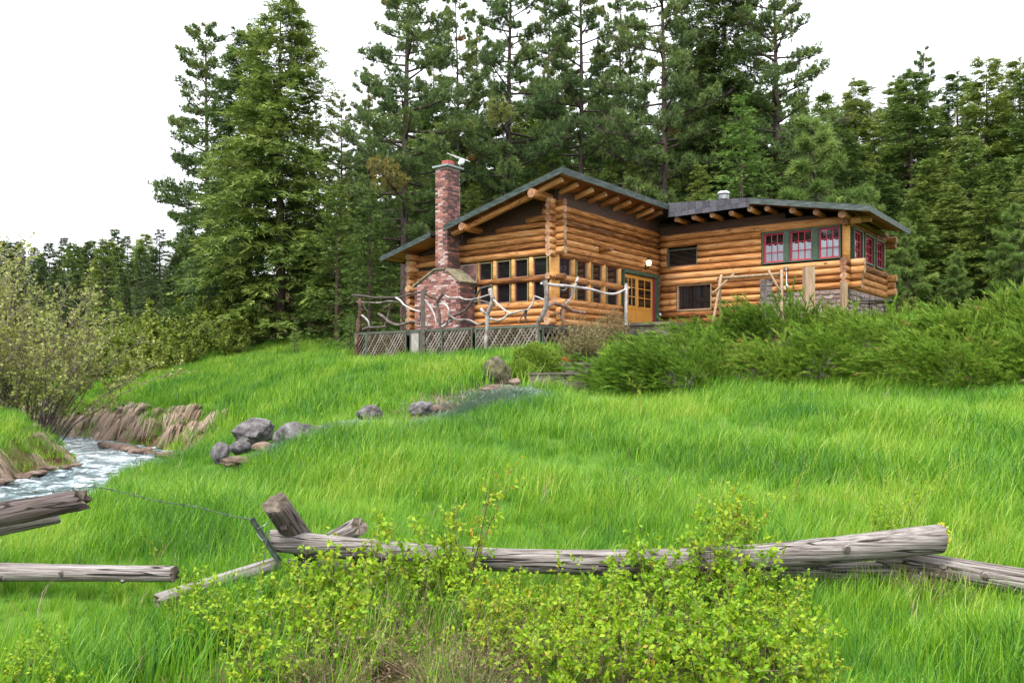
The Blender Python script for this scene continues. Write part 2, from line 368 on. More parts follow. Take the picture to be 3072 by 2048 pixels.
M['lamp'] = lamp_mat()

def water_mat():
    m, n, l = new_mat('creek_water')
    out = n.new('ShaderNodeOutputMaterial'); bs = n.new('ShaderNodeBsdfPrincipled')
    tc = n.new('ShaderNodeTexCoord')
    n1 = n.new('ShaderNodeTexNoise'); n1.inputs['Scale'].default_value = 2.2; n1.inputs['Detail'].default_value = 8; n1.inputs['Distortion'].default_value = 0.6
    n2 = n.new('ShaderNodeTexNoise'); n2.inputs['Scale'].default_value = 9.0; n2.inputs['Detail'].default_value = 5
    l.new(tc.outputs['Object'], n1.inputs['Vector']); l.new(tc.outputs['Object'], n2.inputs['Vector'])
    ad = n.new('ShaderNodeMath'); ad.operation = 'MULTIPLY_ADD'; ad.inputs[1].default_value = 0.35
    l.new(n2.outputs['Fac'], ad.inputs[0]); l.new(n1.outputs['Fac'], ad.inputs[2])
    rp = ramp(n, [(0.50, (0.035, 0.055, 0.065)), (0.66, (0.095, 0.13, 0.15)), (0.75, (0.30, 0.36, 0.40)), (0.84, (0.65, 0.70, 0.73))])
    l.new(ad.outputs[0], rp.inputs[0]); l.new(rp.outputs[0], bs.inputs['Base Color'])
    bs.inputs['Roughness'].default_value = 0.12; bs.inputs['IOR'].default_value = 1.33
    bp = n.new('ShaderNodeBump'); bp.inputs['Strength'].default_value = 0.9; bp.inputs['Distance'].default_value = 0.12
    l.new(ad.outputs[0], bp.inputs['Height']); l.new(bp.outputs[0], bs.inputs['Normal']); l.new(bs.outputs[0], out.inputs[0])
    return m
M['water'] = water_mat()

def ground_mat():
    m, n, l = new_mat('meadow_ground')
    out = n.new('ShaderNodeOutputMaterial'); bs = n.new('ShaderNodeBsdfPrincipled')
    g = n.new('ShaderNodeNewGeometry')
    n1 = n.new('ShaderNodeTexNoise'); n1.inputs['Scale'].default_value = 0.5; n1.inputs['Detail'].default_value = 8
    n2 = n.new('ShaderNodeTexNoise'); n2.inputs['Scale'].default_value = 14; n2.inputs['Detail'].default_value = 6
    l.new(g.outputs['Position'], n1.inputs['Vector']); l.new(g.outputs['Position'], n2.inputs['Vector'])
    r1 = ramp(n, [(0.3, (0.030, 0.075, 0.010)), (0.55, (0.065, 0.145, 0.014)), (0.75, (0.085, 0.110, 0.030))])
    r2 = ramp(n, [(0.3, (0.045, 0.026, 0.016)), (0.55, (0.115, 0.062, 0.038)), (0.75, (0.19, 0.115, 0.075))])
    l.new(n1.outputs['Fac'], r1.inputs[0]); l.new(n2.outputs['Fac'], r2.inputs[0])
    at = n.new('ShaderNodeAttribute'); at.attribute_name = 'soil'
    mx = n.new('ShaderNodeMixRGB'); l.new(at.outputs['Fac'], mx.inputs[0]); l.new(r1.outputs[0], mx.inputs[1]); l.new(r2.outputs[0], mx.inputs[2])
    l.new(mx.outputs[0], bs.inputs['Base Color']); bs.inputs['Roughness'].default_value = 0.95; bs.inputs['Specular IOR Level'].default_value = 0.1
    bp = n.new('ShaderNodeBump'); bp.inputs['Strength'].default_value = 0.7; bp.inputs['Distance'].default_value = 0.05
    l.new(n2.outputs['Fac'], bp.inputs['Height']); l.new(bp.outputs[0], bs.inputs['Normal']); l.new(bs.outputs[0], out.inputs[0])
    return m
M['ground'] = ground_mat()

# ------------------------------------------------------------------ terrain
CX0, CY0, YAW = 1.56, 30.0, math.atan2(-0.611, 0.7917)
def h2w(x, y): return (CX0 + 0.7917 * x + 0.611 * y, CY0 - 0.611 * x + 0.7917 * y)
CAML = (17.1, -24.7)          # the camera in the house frame

CP = [(0, 0, -1.95), (-12, 0, -2.3), (12, 0, -1.9), (0, -30, -1.9), (-40, -30, -2.6), (40, -30, -1.5),
      (-5, 7.6, -2.15), (0, 7.6, -2.08), (5, 7.6, -1.95), (10, 7.6, -1.8), (-10, 7.6, -2.3),
      (0, 12, -1.72), (4.7, 12, -1.55), (9, 12, -1.35), (-3.5, 12, -1.95), (-6, 12, -2.12), (-14, 12, -2.1),
      (0, 16, -1.2), (6.2, 16, -0.95), (11, 16, -0.8), (-5.5, 16, -1.85), (-8, 17, -2.1),
      (0, 20, -0.58), (7.8, 20, -0.5), (12.4, 20, -0.35), (-4.4, 18, -1.45), (-3.0, 20, -0.95),
      (1.0, 22, -0.28), (-5.6, 22, -0.95), (-8.0, 22, -1.75), (-7.2, 28, -0.15), (-8.7, 34, 0.35), (-10.3, 27.5, -1.15),
      (4, 23, 0.1), (5, 26, 1.0), (8, 24.5, 0.9), (9, 27, 1.6), (12, 24, 0.8), (14, 28, 1.6), (18, 24, 0.6),
      (*h2w(-7.45, -2.9), 0.45), (*h2w(-3, -2.9), 0.55), (*h2w(1.5, -2.9), 0.62), (*h2w(-3, 1), 1.3), (*h2w(2.5, 2), 1.2), (*h2w(4, 6), 1.6), (*h2w(8, 7), 1.75),
      (*h2w(-4, 8), 1.6), (*h2w(4, 12), 1.7), (*h2w(12, 12), 1.8), (*h2w(-10, 4), 0.9),
      (*W(760,1331,17.6),),(*W(661,1398,16.3),),(*W(893,1348,17.0),),(*W(1112,1262,19.0),),(*W(1268,1248,19.6),),(*W(1494,1158,21.6),),(*W(1480,1180,20.8),),(*W(1062,1292,18.3),),(*W(708,1402,15.9),),(*W(1670,1152,21.5),),(2.0,19,-.78),
      (-14.9, 24, -1.25), (-16.4, 29, -1.6), (-13, 20, -1.8), (-14, 15, -1.9), (-20, 22, -1.2),
      (-17.9, 36, -1.25), (-14.3, 38, -0.15), (-12, 33, -0.7), (-24, 40, -1.4), (-30, 45, -1.3),
      (-14, 46, 1.5), (-10, 46, 2.0), (-4, 48, 2.8), (5, 52, 3.6), (15, 50, 3.2), (25, 46, 2.4), (30, 38, 1.6), (-18, 50, 0.6),
      (0, 70, 8), (20, 65, 5.5), (40, 60, 4), (-15, 65, 6), (-40, 60, -0.3), (-60, 90, 2), (-45, 110, 5), (0, 120, 20), (50, 120, 16), (-20, 110, 12),
      (90, 60, 4), (-100, 60, 0), (-100, 150, 8), (120, 150, 22), (0, 220, 34), (-120, 230, 20), (150, 230, 34), (100, 0, 0), (-100, 0, -2)]
_P = np.array(CP, dtype=float)
_c2 = 2.0 ** 2
def _phi(a, b):
    return np.sqrt((a[:, None, 0] - b[None, :, 0]) ** 2 + (a[:, None, 1] - b[None, :, 1]) ** 2 + _c2)
_wt = np.linalg.solve(_phi(_P, _P) + 0.25 * np.eye(len(_P)), _P[:, 2])

CREEK = np.array([(-46, 40), (-30, 37.5), (-22, 34.5), (-16.6, 30.6), (-12.4, 26.6), (-10.7, 23.2), (-10.4, 19.6), (-10.4, 16.5), (-9.8, 13.2), (-10.2, 9.5), (-12, 5), (-14, -5), (-18, -30)], dtype=float)
WATER_Z = -2.6
def smooth_line(P, n=12):
    out = []
    for i in range(len(P) - 1):
        p0, p1, p2, p3 = P[max(i - 1, 0)], P[i], P[i + 1], P[min(i + 2, len(P) - 1)]
        for k in range(n):
            t = k / n
            out.append(0.5 * ((2 * p1) + (-p0 + p2) * t + (2 * p0 - 5 * p1 + 4 * p2 - p3) * t * t + (-p0 + 3 * p1 - 3 * p2 + p3) * t ** 3))
    out.append(P[-1]); return np.array(out)
CRK = smooth_line(CREEK)
def creek_dist(X, Y):
    d = np.full(X.shape, 1e9)
    for i in range(len(CRK) - 1):
        a, b = CRK[i], CRK[i + 1]; ab = b - a
        t = np.clip(((X - a[0]) * ab[0] + (Y - a[1]) * ab[1]) / (ab @ ab), 0, 1)
        d = np.minimum(d, np.hypot(X - a[0] - t * ab[0], Y - a[1] - t * ab[1]))
    return d
def zt(X, Y):
    "ground height"
    X = np.atleast_1d(np.asarray(X, float)); Y = np.atleast_1d(np.asarray(Y, float))
    z = np.empty(X.shape)
    fx, fy, fz = X.ravel(), Y.ravel(), z.ravel()
    for s in range(0, len(fx), 20000):
        q = np.stack([fx[s:s + 20000], fy[s:s + 20000]], 1)
        fz[s:s + 20000] = _phi(q, _P) @ _wt
    z = fz.reshape(X.shape)
    z = z + 0.05 * np.sin(X * 1.3 + 0.7 * Y) * np.sin(Y * 1.1 - X * 0.4) + 0.03 * np.sin(3.1 * X - Y) * np.sin(2.7 * Y + X)
    d = creek_dist(X, Y) + 0.22 * np.sin(X * 1.9 + Y * 1.3) + 0.12 * np.sin(X * 4.1 - Y * 3.3)
    t = np.clip((d - 1.25) / 1.7, 0, 1); t = t * t * (3 - 2 * t)
    return np.where(d < 2.95, (-3.05) * (1 - t) + z * t, z)
def gz(x, y): return float(zt(x, y)[0])

def axis(lo, a, b, hi, fine, coarse):
    return np.concatenate([np.linspace(lo, a, coarse, endpoint=False), np.arange(a, b, fine), np.linspace(b, hi, coarse)])
gx = axis(-420, -26, 26, 420, 0.3, 34); gy = axis(-60, 3, 50, 520, 0.3, 34)
GX, GY = np.meshgrid(gx, gy)
GZ = zt(GX, GY)
far = np.clip((np.hypot(GX, GY) - 150) / 200, 0, 1)
nxv, nyv = len(gx), len(gy)
idx = np.arange(nxv * nyv).reshape(nyv, nxv)
quads = np.stack([idx[:-1, :-1], idx[:-1, 1:], idx[1:, 1:], idx[1:, :-1]], -1).reshape(-1, 4)
gme = np_mesh('ground', np.stack([GX, GY, GZ], -1).reshape(-1, 3), [quads], [M['ground']], smooth=True)
cd = creek_dist(GX, GY)
soil = np.clip(1.6 - np.abs(cd - 1.6) * 1.3, 0, 1) * (GY < 60)
soil = np.maximum(soil, np.clip((GY - 44 + 0.15 * GX) / 6, 0, 0.85))                        # forest floor
soil = np.maximum(soil, np.clip(1 - np.hypot((GX + 13) / 3.0, (GY - 44) / 4.0), 0, 1))
soil = np.maximum(soil, np.clip((7.0 - GY) / 2.0, 0, 0.6) * ((GX > -2.6) & (GX < 2.1)))
hxl = (GX - CX0) * 0.7917 - (GY - CY0) * 0.611; hyl = (GX - CX0) * 0.611 + (GY - CY0) * 0.7917
soil = np.maximum(soil, ((hxl > -7.5) & (hxl < 9) & (hyl > -3) & (hyl < 14)) * 0.9)
sa = gme.attributes.new('soil', 'FLOAT', 'POINT'); sa.data.foreach_set('value', soil.astype(np.float32).ravel())
tag(link(bpy.data.objects.new('ground', gme)), kind='structure')

# creek
wv, wf = [], []
tn = np.gradient(CRK, axis=0); tn /= np.linalg.norm(tn, axis=1)[:, None]
for i, (p, t_) in enumerate(zip(CRK, tn)):
    nrm = np.array([-t_[1], t_[0]])
    for k in range(9):
        q = p + nrm * (-2.0 + 0.5 * k)
        wv.append((q[0], q[1], WATER_Z + 0.05 * math.sin(i * 1.7 + k * 2.1)))
for i in range(len(CRK) - 1):
    for k in range(8):
        wf.append((i * 9 + k, i * 9 + k + 1, (i + 1) * 9 + k + 1, (i + 1) * 9 + k))
tag(link(bpy.data.objects.new('creek', np_mesh('creek', wv, [np.array(wf)], [M['water']], smooth=True))), kind='structure')

# ------------------------------------------------------------------ log cabin
ZB = 1.4
cabin = empty('log_cabin', (CX0, CY0, ZB), YAW)
tag(cabin, 'honey-brown log cabin with shed roof and red brick chimney above the meadow', 'cabin')
OFF = (0, 0, -ZB)

def log_mesh(name, L, r0, r1, mats, sides=12, wob=0.03, bend=0.0, seg=None, ragged=0.0):
    seg = seg or max(3, int(L / 0.45))
    V, Fs, mi = [], [], []
    ph = [random.uniform(0, 6.28) for _ in range(6)]
    for i in range(seg + 1):
        t = i / seg; x = L * t; r = r0 + (r1 - r0) * t
        r *= 1 + wob * math.sin(ph[0] + x * 2.3) * 0.7
        oy = bend * math.sin(math.pi * t + ph[4] * 0) + wob * 0.3 * r0 * math.sin(ph[1] + x * 1.7)
        oz = wob * 0.6 * r0 * math.sin(ph[2] + x * 1.1) + bend * 0.6 * math.sin(math.pi * t)
        for j in range(sides):
            a = 2 * math.pi * j / sides
            rr = r * (1 + wob * 0.6 * math.sin(3 * a + ph[3]) + wob * random.uniform(-.4, .4))
            xx = x
            if ragged and i in (0, seg): xx += random.uniform(-ragged, ragged)
            V.append((xx, oy + rr * math.cos(a), oz + rr * math.sin(a)))
    for i in range(seg):
        for j in range(sides):
            j2 = (j + 1) % sides
            Fs.append((i * sides + j, (i + 1) * sides + j, (i + 1) * sides + j2, i * sides + j2)); mi.append(0)
    n = len(V)
    V += [(V[0][0] * 0, 0, 0), (L, 0, 0)]
    for j in range(sides):
        j2 = (j + 1) % sides
        Fs.append((n, j, j2, j2)[:3]); mi.append(1)
        Fs.append((n + 1, seg * sides + j2, seg * sides + j)); mi.append(1)
    me = bpy.data.meshes.new(name); me.from_pydata(V, [], Fs)
    for m in mats: me.materials.append(m)
    me.polygons.foreach_set('material_index', np.array(mi, dtype=np.int32))
    me.polygons.foreach_set('use_smooth', np.array([m == 0 for m in mi]))
    me.update()
    return me

def make_log(name, p0, p1, r0, r1=None, parent=None, mats=None, off=None, **kw):
    p0, p1 = Vector(p0), Vector(p1)
    if off: p0 = p0 + Vector(off); p1 = p1 + Vector(off)
    d = p1 - p0
    o = bpy.data.objects.new(name, log_mesh(name, d.length, r0, r1 if r1 else r0, mats or [M['log'], M['log_end']], **kw))
    q = d.to_track_quat('X', 'Z')
    o.rotation_euler = q.to_euler(); o.location = p0
    return link(o, parent)

def hlog(p0, p1, r, name='log', parent=cabin, **kw):
    return make_log(name, p0, p1, r, r * random.uniform(0.93, 1.05), parent, off=OFF, **kw)

FL = lambda u, z, n: (u, -n, z)
FD = lambda u, z, n: (n, u, z)
FW = lambda u, z, n: (u, 8.0 - n, z)
FR = lambda u, z, n: (8.0 + n, u, z)

def course(fr, z, u0, u1, r, openings=(), mat=None):
    spans = [(u0, u1)]
    for a, b, za, zb in openings:
        if za - 0.06 < z < zb + 0.06:
            new = []
            for s, e in spans:
                if b <= s or a >= e: new.append((s, e)); continue
                if a - s > 0.12: new.append((s, a))
                if e - b > 0.12: new.append((b, e))
            spans = new
    for s, e in spans:
        hlog(fr(s, z, 0), fr(e, z, 0), r)

# living room, front wall (beside and over the windows)
lw = 0.245
def gable_top(x): return 5.22 + 0.172 * (x + 4.5)
z = 4.33 + lw / 2; k = 0
while z < 6.25:
    xl = -7.05 if z < 4.8 else max(-7.05, (z + 0.1 - 5.22) / 0.172 - 4.5)
    if xl < -0.6:
        if xl < -5.2: hlog(FL(-7.05 if z < 4.7 else max(xl, -7.0), z, 0), FL(-5.15, z, 0), 0.127)
        hlog(FL(max(xl, -4.52), z, 0), FL(0.45, z, 0), 0.127)
    elif z < 6.2:
        hlog(FL(-0.5, z, 0), FL(0.45, z, 0), 0.13)
    z += lw; k += 1
z = 1.72
while z < 4.3:                                                     # left of the chimney
    hlog(FL(-7.0, z, 0), FL(-6.05, z, 0), 0.135); z += 0.262
for z in (1.75, 2.0, 2.27, 2.53): hlog(FL(-3.74, z, 0), FL(0.35 if z < 2.4 else 0.5, z, 0), 0.14)
hlog(FL(-3.62, 3.49, 0.02), FL(0.45, 3.49, 0.02), 0.115)
# left corner: ends of the side wall's logs
for i in range(13):
    z = 1.72 + 0.13 + i * 0.262 - 0.2
    if z < 4.95: hlog((-7.05, -0.42 + random.uniform(-.04, .04), z), (-7.05, 4.0, z), 0.135 + random.uniform(-.01, .012), seg=4)

# door wall
z = 4.33 + lw; i = 0
while z < 6.05:
    hlog(FD(-0.45, z, 0), FD(8.0, z, 0), 0.127); z += lw
hlog(FD(-0.42, 6.2, 0), FD(0.3, 6.2, 0), 0.12); hlog(FD(-0.42, 4.33 + lw * .02, 0.0), FD(-0.05, 4.35, 0.0), 0.13)
hlog(FD(0.15, 4.345, 0.0), FD(8.0, 4.345, 0.0), 0.12)
hlog(FD(-0.5, 3.5, 0.02), FD(4.7, 3.5, 0.02), 0.115)
for z in (1.88, 2.14, 2.41, 2.63): hlog(FD(-0.5 if z < 2.6 else -0.1, z, 0), FD(4.72, z, 0), 0.14)
z = 1.75
while z < 4.2: hlog(FD(7.8, z, 0), FD(8.0, z, 0), 0.13, seg=2); z += 0.26
hlog((0.0, 2.95, 4.83), (0.62, 2.95, 4.83), 0.12, name='beam_end'); 

# vertical posts between the windows
WL = [(-3.54, -2.91), (-2.68, -2.02), (-1.80, -1.19), (-0.94, -0.31)]
WD = [(0.14, 0.98), (1.36, 2.08), (2.47, 3.15), (3.54, 4.38)]
ROWS = [(3.585, 4.27), (2.67, 3.41)]
def post(fr, u, z0, z1, r):
    make_log('post', fr(u, z0, -0.05), fr(u, z1, -0.05), r, r, cabin, [M['post'], M['log_end']], off=OFF, sides=10)
for za, zb in ((3.56, 4.30), (2.62, 3.44)):
    for a, b in ((-2.94, -2.645), (-2.05, -1.77), (-1.22, -0.91)): post(FL, (a + b) / 2, za, zb, (b - a) / 2 - 0.03)
    post(FL, -3.62, za, zb, 0.08)
    for a, b in ((0.98, 1.36), (2.08, 2.47), (3.15, 3.54), (4.38, 4.76)): post(FD, (a + b) / 2, za, zb, (b - a) / 2 - 0.05)
make_log('corner_post', (-0.1, 0.1, 2.6), (-0.1, 0.1, 4.4), 0.2, 0.19, cabin, [M['post'], M['log_end']], off=OFF, sides=14)

def window(fr, u0, u1, z0, z1, frame, sash, cols=1, rows=1, fw=0.05, sw=0.05, curtain=0.0, muntin=0.022, depth=0.06, one_side=False):
    mb = MB()
    for a, b, c, d in ((u0, u1, z0, z0 + fw), (u0, u1, z1 - fw, z1), (u0, u0 + fw, z0 + fw, z1 - fw), (u1 - fw, u1, z0 + fw, z1 - fw)):
        mb.box((a, c, -0.08), (b, d, depth), fn=lambda p: fr(*p))
    w = mb.build('window', frame, cabin, loc=OFF)
    a, b, c, d = u0 + fw, u1 - fw, z0 + fw, z1 - fw
    ms = MB()
    e = 0.002
    for p, q, r_, s in ((a + e, b - e, c + e, c + sw), (a + e, b - e, d - sw, d - e), (a + e, a + sw, c + sw, d - sw), (b - sw, b - e, c + sw, d - sw)):
        ms.box((p, r_, -0.05), (q, s, 0.012), fn=lambda v: fr(*v))
    ms.build('sash', sash, w)
    a, b, c, d = a + sw, b - sw, c + sw, d - sw
    mm = MB()
    for i in range(1, cols):
        u = a + (b - a) * i / cols; mm.box((u - muntin / 2, c, -0.035), (u + muntin / 2, d, 0.004), fn=lambda v: fr(*v))
    for i in range(1, rows):
        zz = c + (d - c) * i / rows; mm.box((a, zz - muntin / 2, -0.037), (b, zz + muntin / 2, 0.006), fn=lambda v: fr(*v))
    if cols * rows > 1: mm.build('muntin', sash, w)
    for i in range(cols):
        for j in range(rows):
            pm = MB(); ua, ub = a + (b - a) * i / cols, a + (b - a) * (i + 1) / cols; zc, zd = c + (d - c) * j / rows, c + (d - c) * (j + 1) / rows
            pm.box((ua, zc, -0.03), (ub, zd, -0.022), fn=lambda v: fr(*v))
            pm.build('pane', M['clear'] if curtain else M['glass'], w)
    if curtain:
        V, Fc = [], []; N = 40
        for i in range(N + 1):
            u = a - 0.02 + (b - a + 0.04) * i / N; n = -0.055 + 0.009 * math.sin(i * 1.15) + 0.004 * math.sin(i * 2.9)
            top = c + (d - c) * curtain + 0.025 * math.sin(i * 0.5) + 0.012 * math.sin(i * 1.4)
            V += [fr(u, c - 0.03, n), fr(u, top, n)]
        for i in range(N): Fc.append((2 * i, 2 * i + 2, 2 * i + 3, 2 * i + 1))
        cm = np_mesh('curtain', V, [np.array(Fc)], [M['curtain']], tint=np.full(N, 0.5), smooth=True)
        link(bpy.data.objects.new('curtain', cm), w)
    return w

for a, b in WL:
    for za, zb in ROWS: window(FL, a, b, za, zb, M['olive_trim'], M['maroon'], fw=0.022, sw=0.022)
for a, b in WD:
    for za, zb in ROWS: window(FD, a, b, za, zb, M['olive_trim'], M['maroon'], fw=0.028, sw=0.032)

# patio doors
mb = MB()
for a, b, c, d in ((4.78, 7.78, 4.13, 4.27), (7.56, 7.78, 2.1, 4.13), (4.78, 4.82, 2.1, 4.13)): mb.box((a, c, -0.1), (b, d, 0.14), fn=lambda p: FD(*p))
df = mb.build('door_frame', M['green_trim'], cabin, loc=OFF)
mb = MB(); mb.box((7.44, 2.1, -0.1), (7.555, 4.12, 0.08), fn=lambda p: FD(*p)); mb.build('jamb', M['maroon'], df)
def door(u0, u1, cols, n0):
    z0, z1 = 2.1, 4.1; st = 0.13
    mb = MB(); f = lambda p: FD(*p)
    zg = z0 + 0.72
    for a, b, c, d in ((u0, u0 + st, z0, z1), (u1 - st, u1, z0, z1), (u0 + st, u1 - st, z1 - 0.14, z1), (u0 + st, u1 - st, z0, z0 + 0.16), (u0 + st, u1 - st, zg - 0.12, zg)):
        mb.box((a, c, n0 - 0.045), (b, d, n0), fn=f)
    um = (u0 + u1) / 2
    mb.box((um - 0.04, z0 + 0.16, n0 - 0.044), (um + 0.04, zg - 0.12, n0 - 0.002), fn=f)
    mb.box((u0 + st, z0 + 0.16, n0 - 0.04), (u1 - st, zg - 0.12, n0 - 0.02), fn=f)
    d_ = mb.build('door', M['door'], cabin, loc=OFF)
    a, b, c, d = u0 + st, u1 - st, zg, z1 - 0.14
    mm = MB()
    for i in range(1, cols): u = a + (b - a) * i / cols; mm.box((u - .017, c, n0 - .04), (u + .017, d, n0 - .004), fn=f)
    for j in range(1, 3): zz = c + (d - c) * j / 3; mm.box((a, zz - .017, n0 - .042), (b, zz + .017, n0 - .006), fn=f)
    mm.build('muntin', M['door'], d_)
    for i in range(cols):
        for j in range(3):
            pm = MB(); pm.box((a + (b - a) * i / cols, c + (d - c) * j / 3, n0 - .03), (a + (b - a) * (i + 1) / cols, c + (d - c) * (j + 1) / 3, n0 - .024), fn=f)
            pm.build('pane', M['glass'], d_)
    hm = MB(); hm.tube([FD(u0 + 0.06, zg - 0.02, n0), FD(u0 + 0.06, zg - 0.02, n0 + 0.05), FD(u0 + 0.16, zg - 0.02, n0 + 0.055)], 0.012, 6); hm.build('handle', M['black_metal'], d_)
door(4.84, 6.02, 3, 0.03); door(6.05, 7.43, 2, 0.0)

# wall lamp by the doors
mb = MB(); f = lambda p: FD(*p)
mb.box((6.52, 4.42, 0.12), (6.62, 4.60, 0.145), fn=f); mb.tube([FD(6.57, 4.47, 0.14), FD(6.57, 4.44, 0.24), FD(6.57, 4.50, 0.28)], 0.015, 6)
mb.tube([FD(6.57, 4.80, 0.28), FD(6.57, 4.84, 0.28), FD(6.57, 4.90, 0.28)], [0.11, 0.09, 0.02], 10)
mb.tube([FD(6.57, 4.50, 0.28), FD(6.57, 4.55, 0.28)], [0.05, 0.08], 10)
lampo = mb.build('wall_lamp', M['black_metal'], cabin, loc=OFF)
mb = MB(); mb.tube([FD(6.57, 4.56, 0.28), FD(6.57, 4.62, 0.28), FD(6.57, 4.70, 0.28), FD(6.57, 4.77, 0.28), FD(6.57, 4.79, 0.28)], [0.07, 0.105, 0.12, 0.10, 0.07], 14); mb.build('globe', M['lamp'], lampo, smooth=True)
mb = MB(); mb.box((0.03, 2.52, 0.14), (0.2, 2.63, 0.2), fn=lambda p: FW(*p)); mb.build('outlet_box', M['white_metal'], cabin, loc=OFF)

# wing wall
WOP = [(0.43, 1.87, 4.57, 5.38), (0.90, 2.52, 2.66, 3.83), (4.66, 8.2, 4.42, 5.72), (4.9, 8.2, 0.0, 3.22)]
wl_h = 0.28; z = 1.68
while z < 5.95:
    course(FW, z, 0.1, 8.0 + 0.55 + random.uniform(-.05, .12) if (3.2 < z < 4.45) else 8.0, 0.144, WOP); z += wl_h
hlog(FW(4.4, 5.80, 0), FW(8.45, 5.80, 0), 0.13)
window(FW, 0.45, 1.85, 4.59, 5.36, M['green_trim'], M['maroon'], fw=0.05, sw=0.02)
window(FW, 0.92, 2.50, 2.69, 3.81, M['olive_trim'], M['maroon'], fw=0.05, sw=0.03)
RW = [(4.70, 5.62), (5.76, 6.72), (6.88, 7.76)]
for a, b in RW: window(FW, a, b, 4.40, 5.66, M['green_trim'], M['red_trim'], 3, 3, fw=0.05, sw=0.055, curtain=0.62, depth=0.10)
for a, b in ((5.625, 5.755), (6.725, 6.875)):
    mb = MB(); mb.box((a, 4.40, -0.05), (b, 5.66, 0.12), fn=lambda p: FW(*p)); mb.build('mullion', M['green_trim'], cabin, loc=OFF)
make_log('corner_post', (7.93, 8.0, 4.35), (7.93, 8.0, 5.7), 0.15, 0.15, cabin, [M['post'], M['log_end']], off=OFF, sides=14)
# right wall
for a, b in ((8.5, 9.75), (10.05, 11.5), (11.8, 13.1)): window(FR, a, b, 4.40, 5.62, M['green_trim'], M['red_trim'], 3, 3, fw=0.07, sw=0.06, curtain=0.62, depth=0.10)
for u in (9.9, 11.65, 13.3): post(FR, u, 4.35, 5.7, 0.12)
for i, z in enumerate((3.38, 3.66, 3.93, 4.22)): hlog(FR(7.4 + random.uniform(-.08, .05), z, 0), FR(13.7, z, 0), 0.155 if i != 1 else 0.135)
for z in (5.72, 5.95): hlog(FR(7.45, z - 0.02, 0), FR(13.7, z, 0), 0.12)
for z in (3.5, 3.8, 4.1, 5.5, 5.75): hlog((6.5, 13.6, z), (8.42 + random.uniform(-.06, .06), 13.6, z), 0.145)
# stone foundation, stone by stone
fm = MB(); fm.box((4.9, 0.6, -0.1), (8.05, 3.22, 0.05), fn=lambda p: FW(*p)); fm.box((7.95, 0.6, -0.1), (13.6, 3.22, 0.05), fn=lambda p: FR(*p))
found = fm.build('foundation', M['mortar'], cabin, loc=OFF)
for fr, ua, ub in ((FW, 4.9, 8.05), (FR, 7.97, 13.6)):
    zc = 2.1
    while zc < 3.15:
        hgt = random.uniform(0.14, 0.22); u = ua
        while u < ub - 0.08:
            w_ = min(random.uniform(0.2, 0.45), ub - u); sm = MB()
            n_ = 7; pts = []
            for j in range(n_):
                a = 2 * math.pi * j / n_ + random.uniform(-.2, .2)
                ca, sa_ = math.cos(a), math.sin(a)
                q = max(abs(ca), abs(sa_)); pts.append((u + w_ / 2 + ca / (q ** .7) * (w_ / 2 - .012), zc + hgt / 2 + sa_ / (q ** .7) * (hgt / 2 - .01)))
            fr_ = [fr(p[0], min(p[1], 3.21), 0.09 + random.uniform(-.01, .02)) for p in pts]; bk = [fr(p[0], min(p[1], 3.21), 0.03) for p in pts]
            sm.poly(fr_)
            for j in range(n_): sm.poly([bk[j], bk[(j + 1) % n_], fr_[(j + 1) % n_], fr_[j]])
            sm.build('stone', M['stone_wall'], found); u += w_
        zc += hgt

# dark boards above the logs and the closed shell behind the walls
mb = MB()
mb.poly([(-7.0, 0.02, 4.7), (0.0, 0.02, 5.0), (0.0, 0.02, 6.7), (-7.0, 0.02, 4.85)])
mb.poly([(-0.02, 0.0, 5.9), (-0.02, 8.0, 5.9), (-0.02, 8.0, 6.85), (-0.02, 0.0, 6.85)])
for i, (a, b) in enumerate(((5.98, 6.22), (6.225, 6.46), (6.465, 6.70))): mb.box((0.1, a, -0.03), (8.0, b, 0.06 - i * 0.006), t=0.4 + 0.1 * i, fn=lambda p: FD(*p))
for i, (a, b) in enumerate(((5.93, 6.15), (6.155, 6.38))): mb.box((0.05, a, -0.03), (7.2 if i == 0 else 5.6, b, 0.05 - i * 0.006), t=0.4 + 0.1 * i, fn=lambda p: FW(*p))
mb.build('gable_boards', M['dark_board'], cabin, loc=OFF)
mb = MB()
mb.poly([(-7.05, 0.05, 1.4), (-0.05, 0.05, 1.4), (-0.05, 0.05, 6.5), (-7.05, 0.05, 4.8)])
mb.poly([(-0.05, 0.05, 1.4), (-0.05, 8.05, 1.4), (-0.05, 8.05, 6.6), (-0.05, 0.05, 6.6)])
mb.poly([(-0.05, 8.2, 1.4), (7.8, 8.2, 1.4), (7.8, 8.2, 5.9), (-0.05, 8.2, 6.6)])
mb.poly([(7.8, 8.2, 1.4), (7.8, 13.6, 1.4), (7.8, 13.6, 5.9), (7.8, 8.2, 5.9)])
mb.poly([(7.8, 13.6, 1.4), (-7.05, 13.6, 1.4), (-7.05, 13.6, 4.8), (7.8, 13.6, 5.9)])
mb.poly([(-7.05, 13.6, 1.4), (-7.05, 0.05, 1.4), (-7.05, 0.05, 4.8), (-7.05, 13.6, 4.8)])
mb.build('inner_wall', M['room'], cabin, loc=OFF)

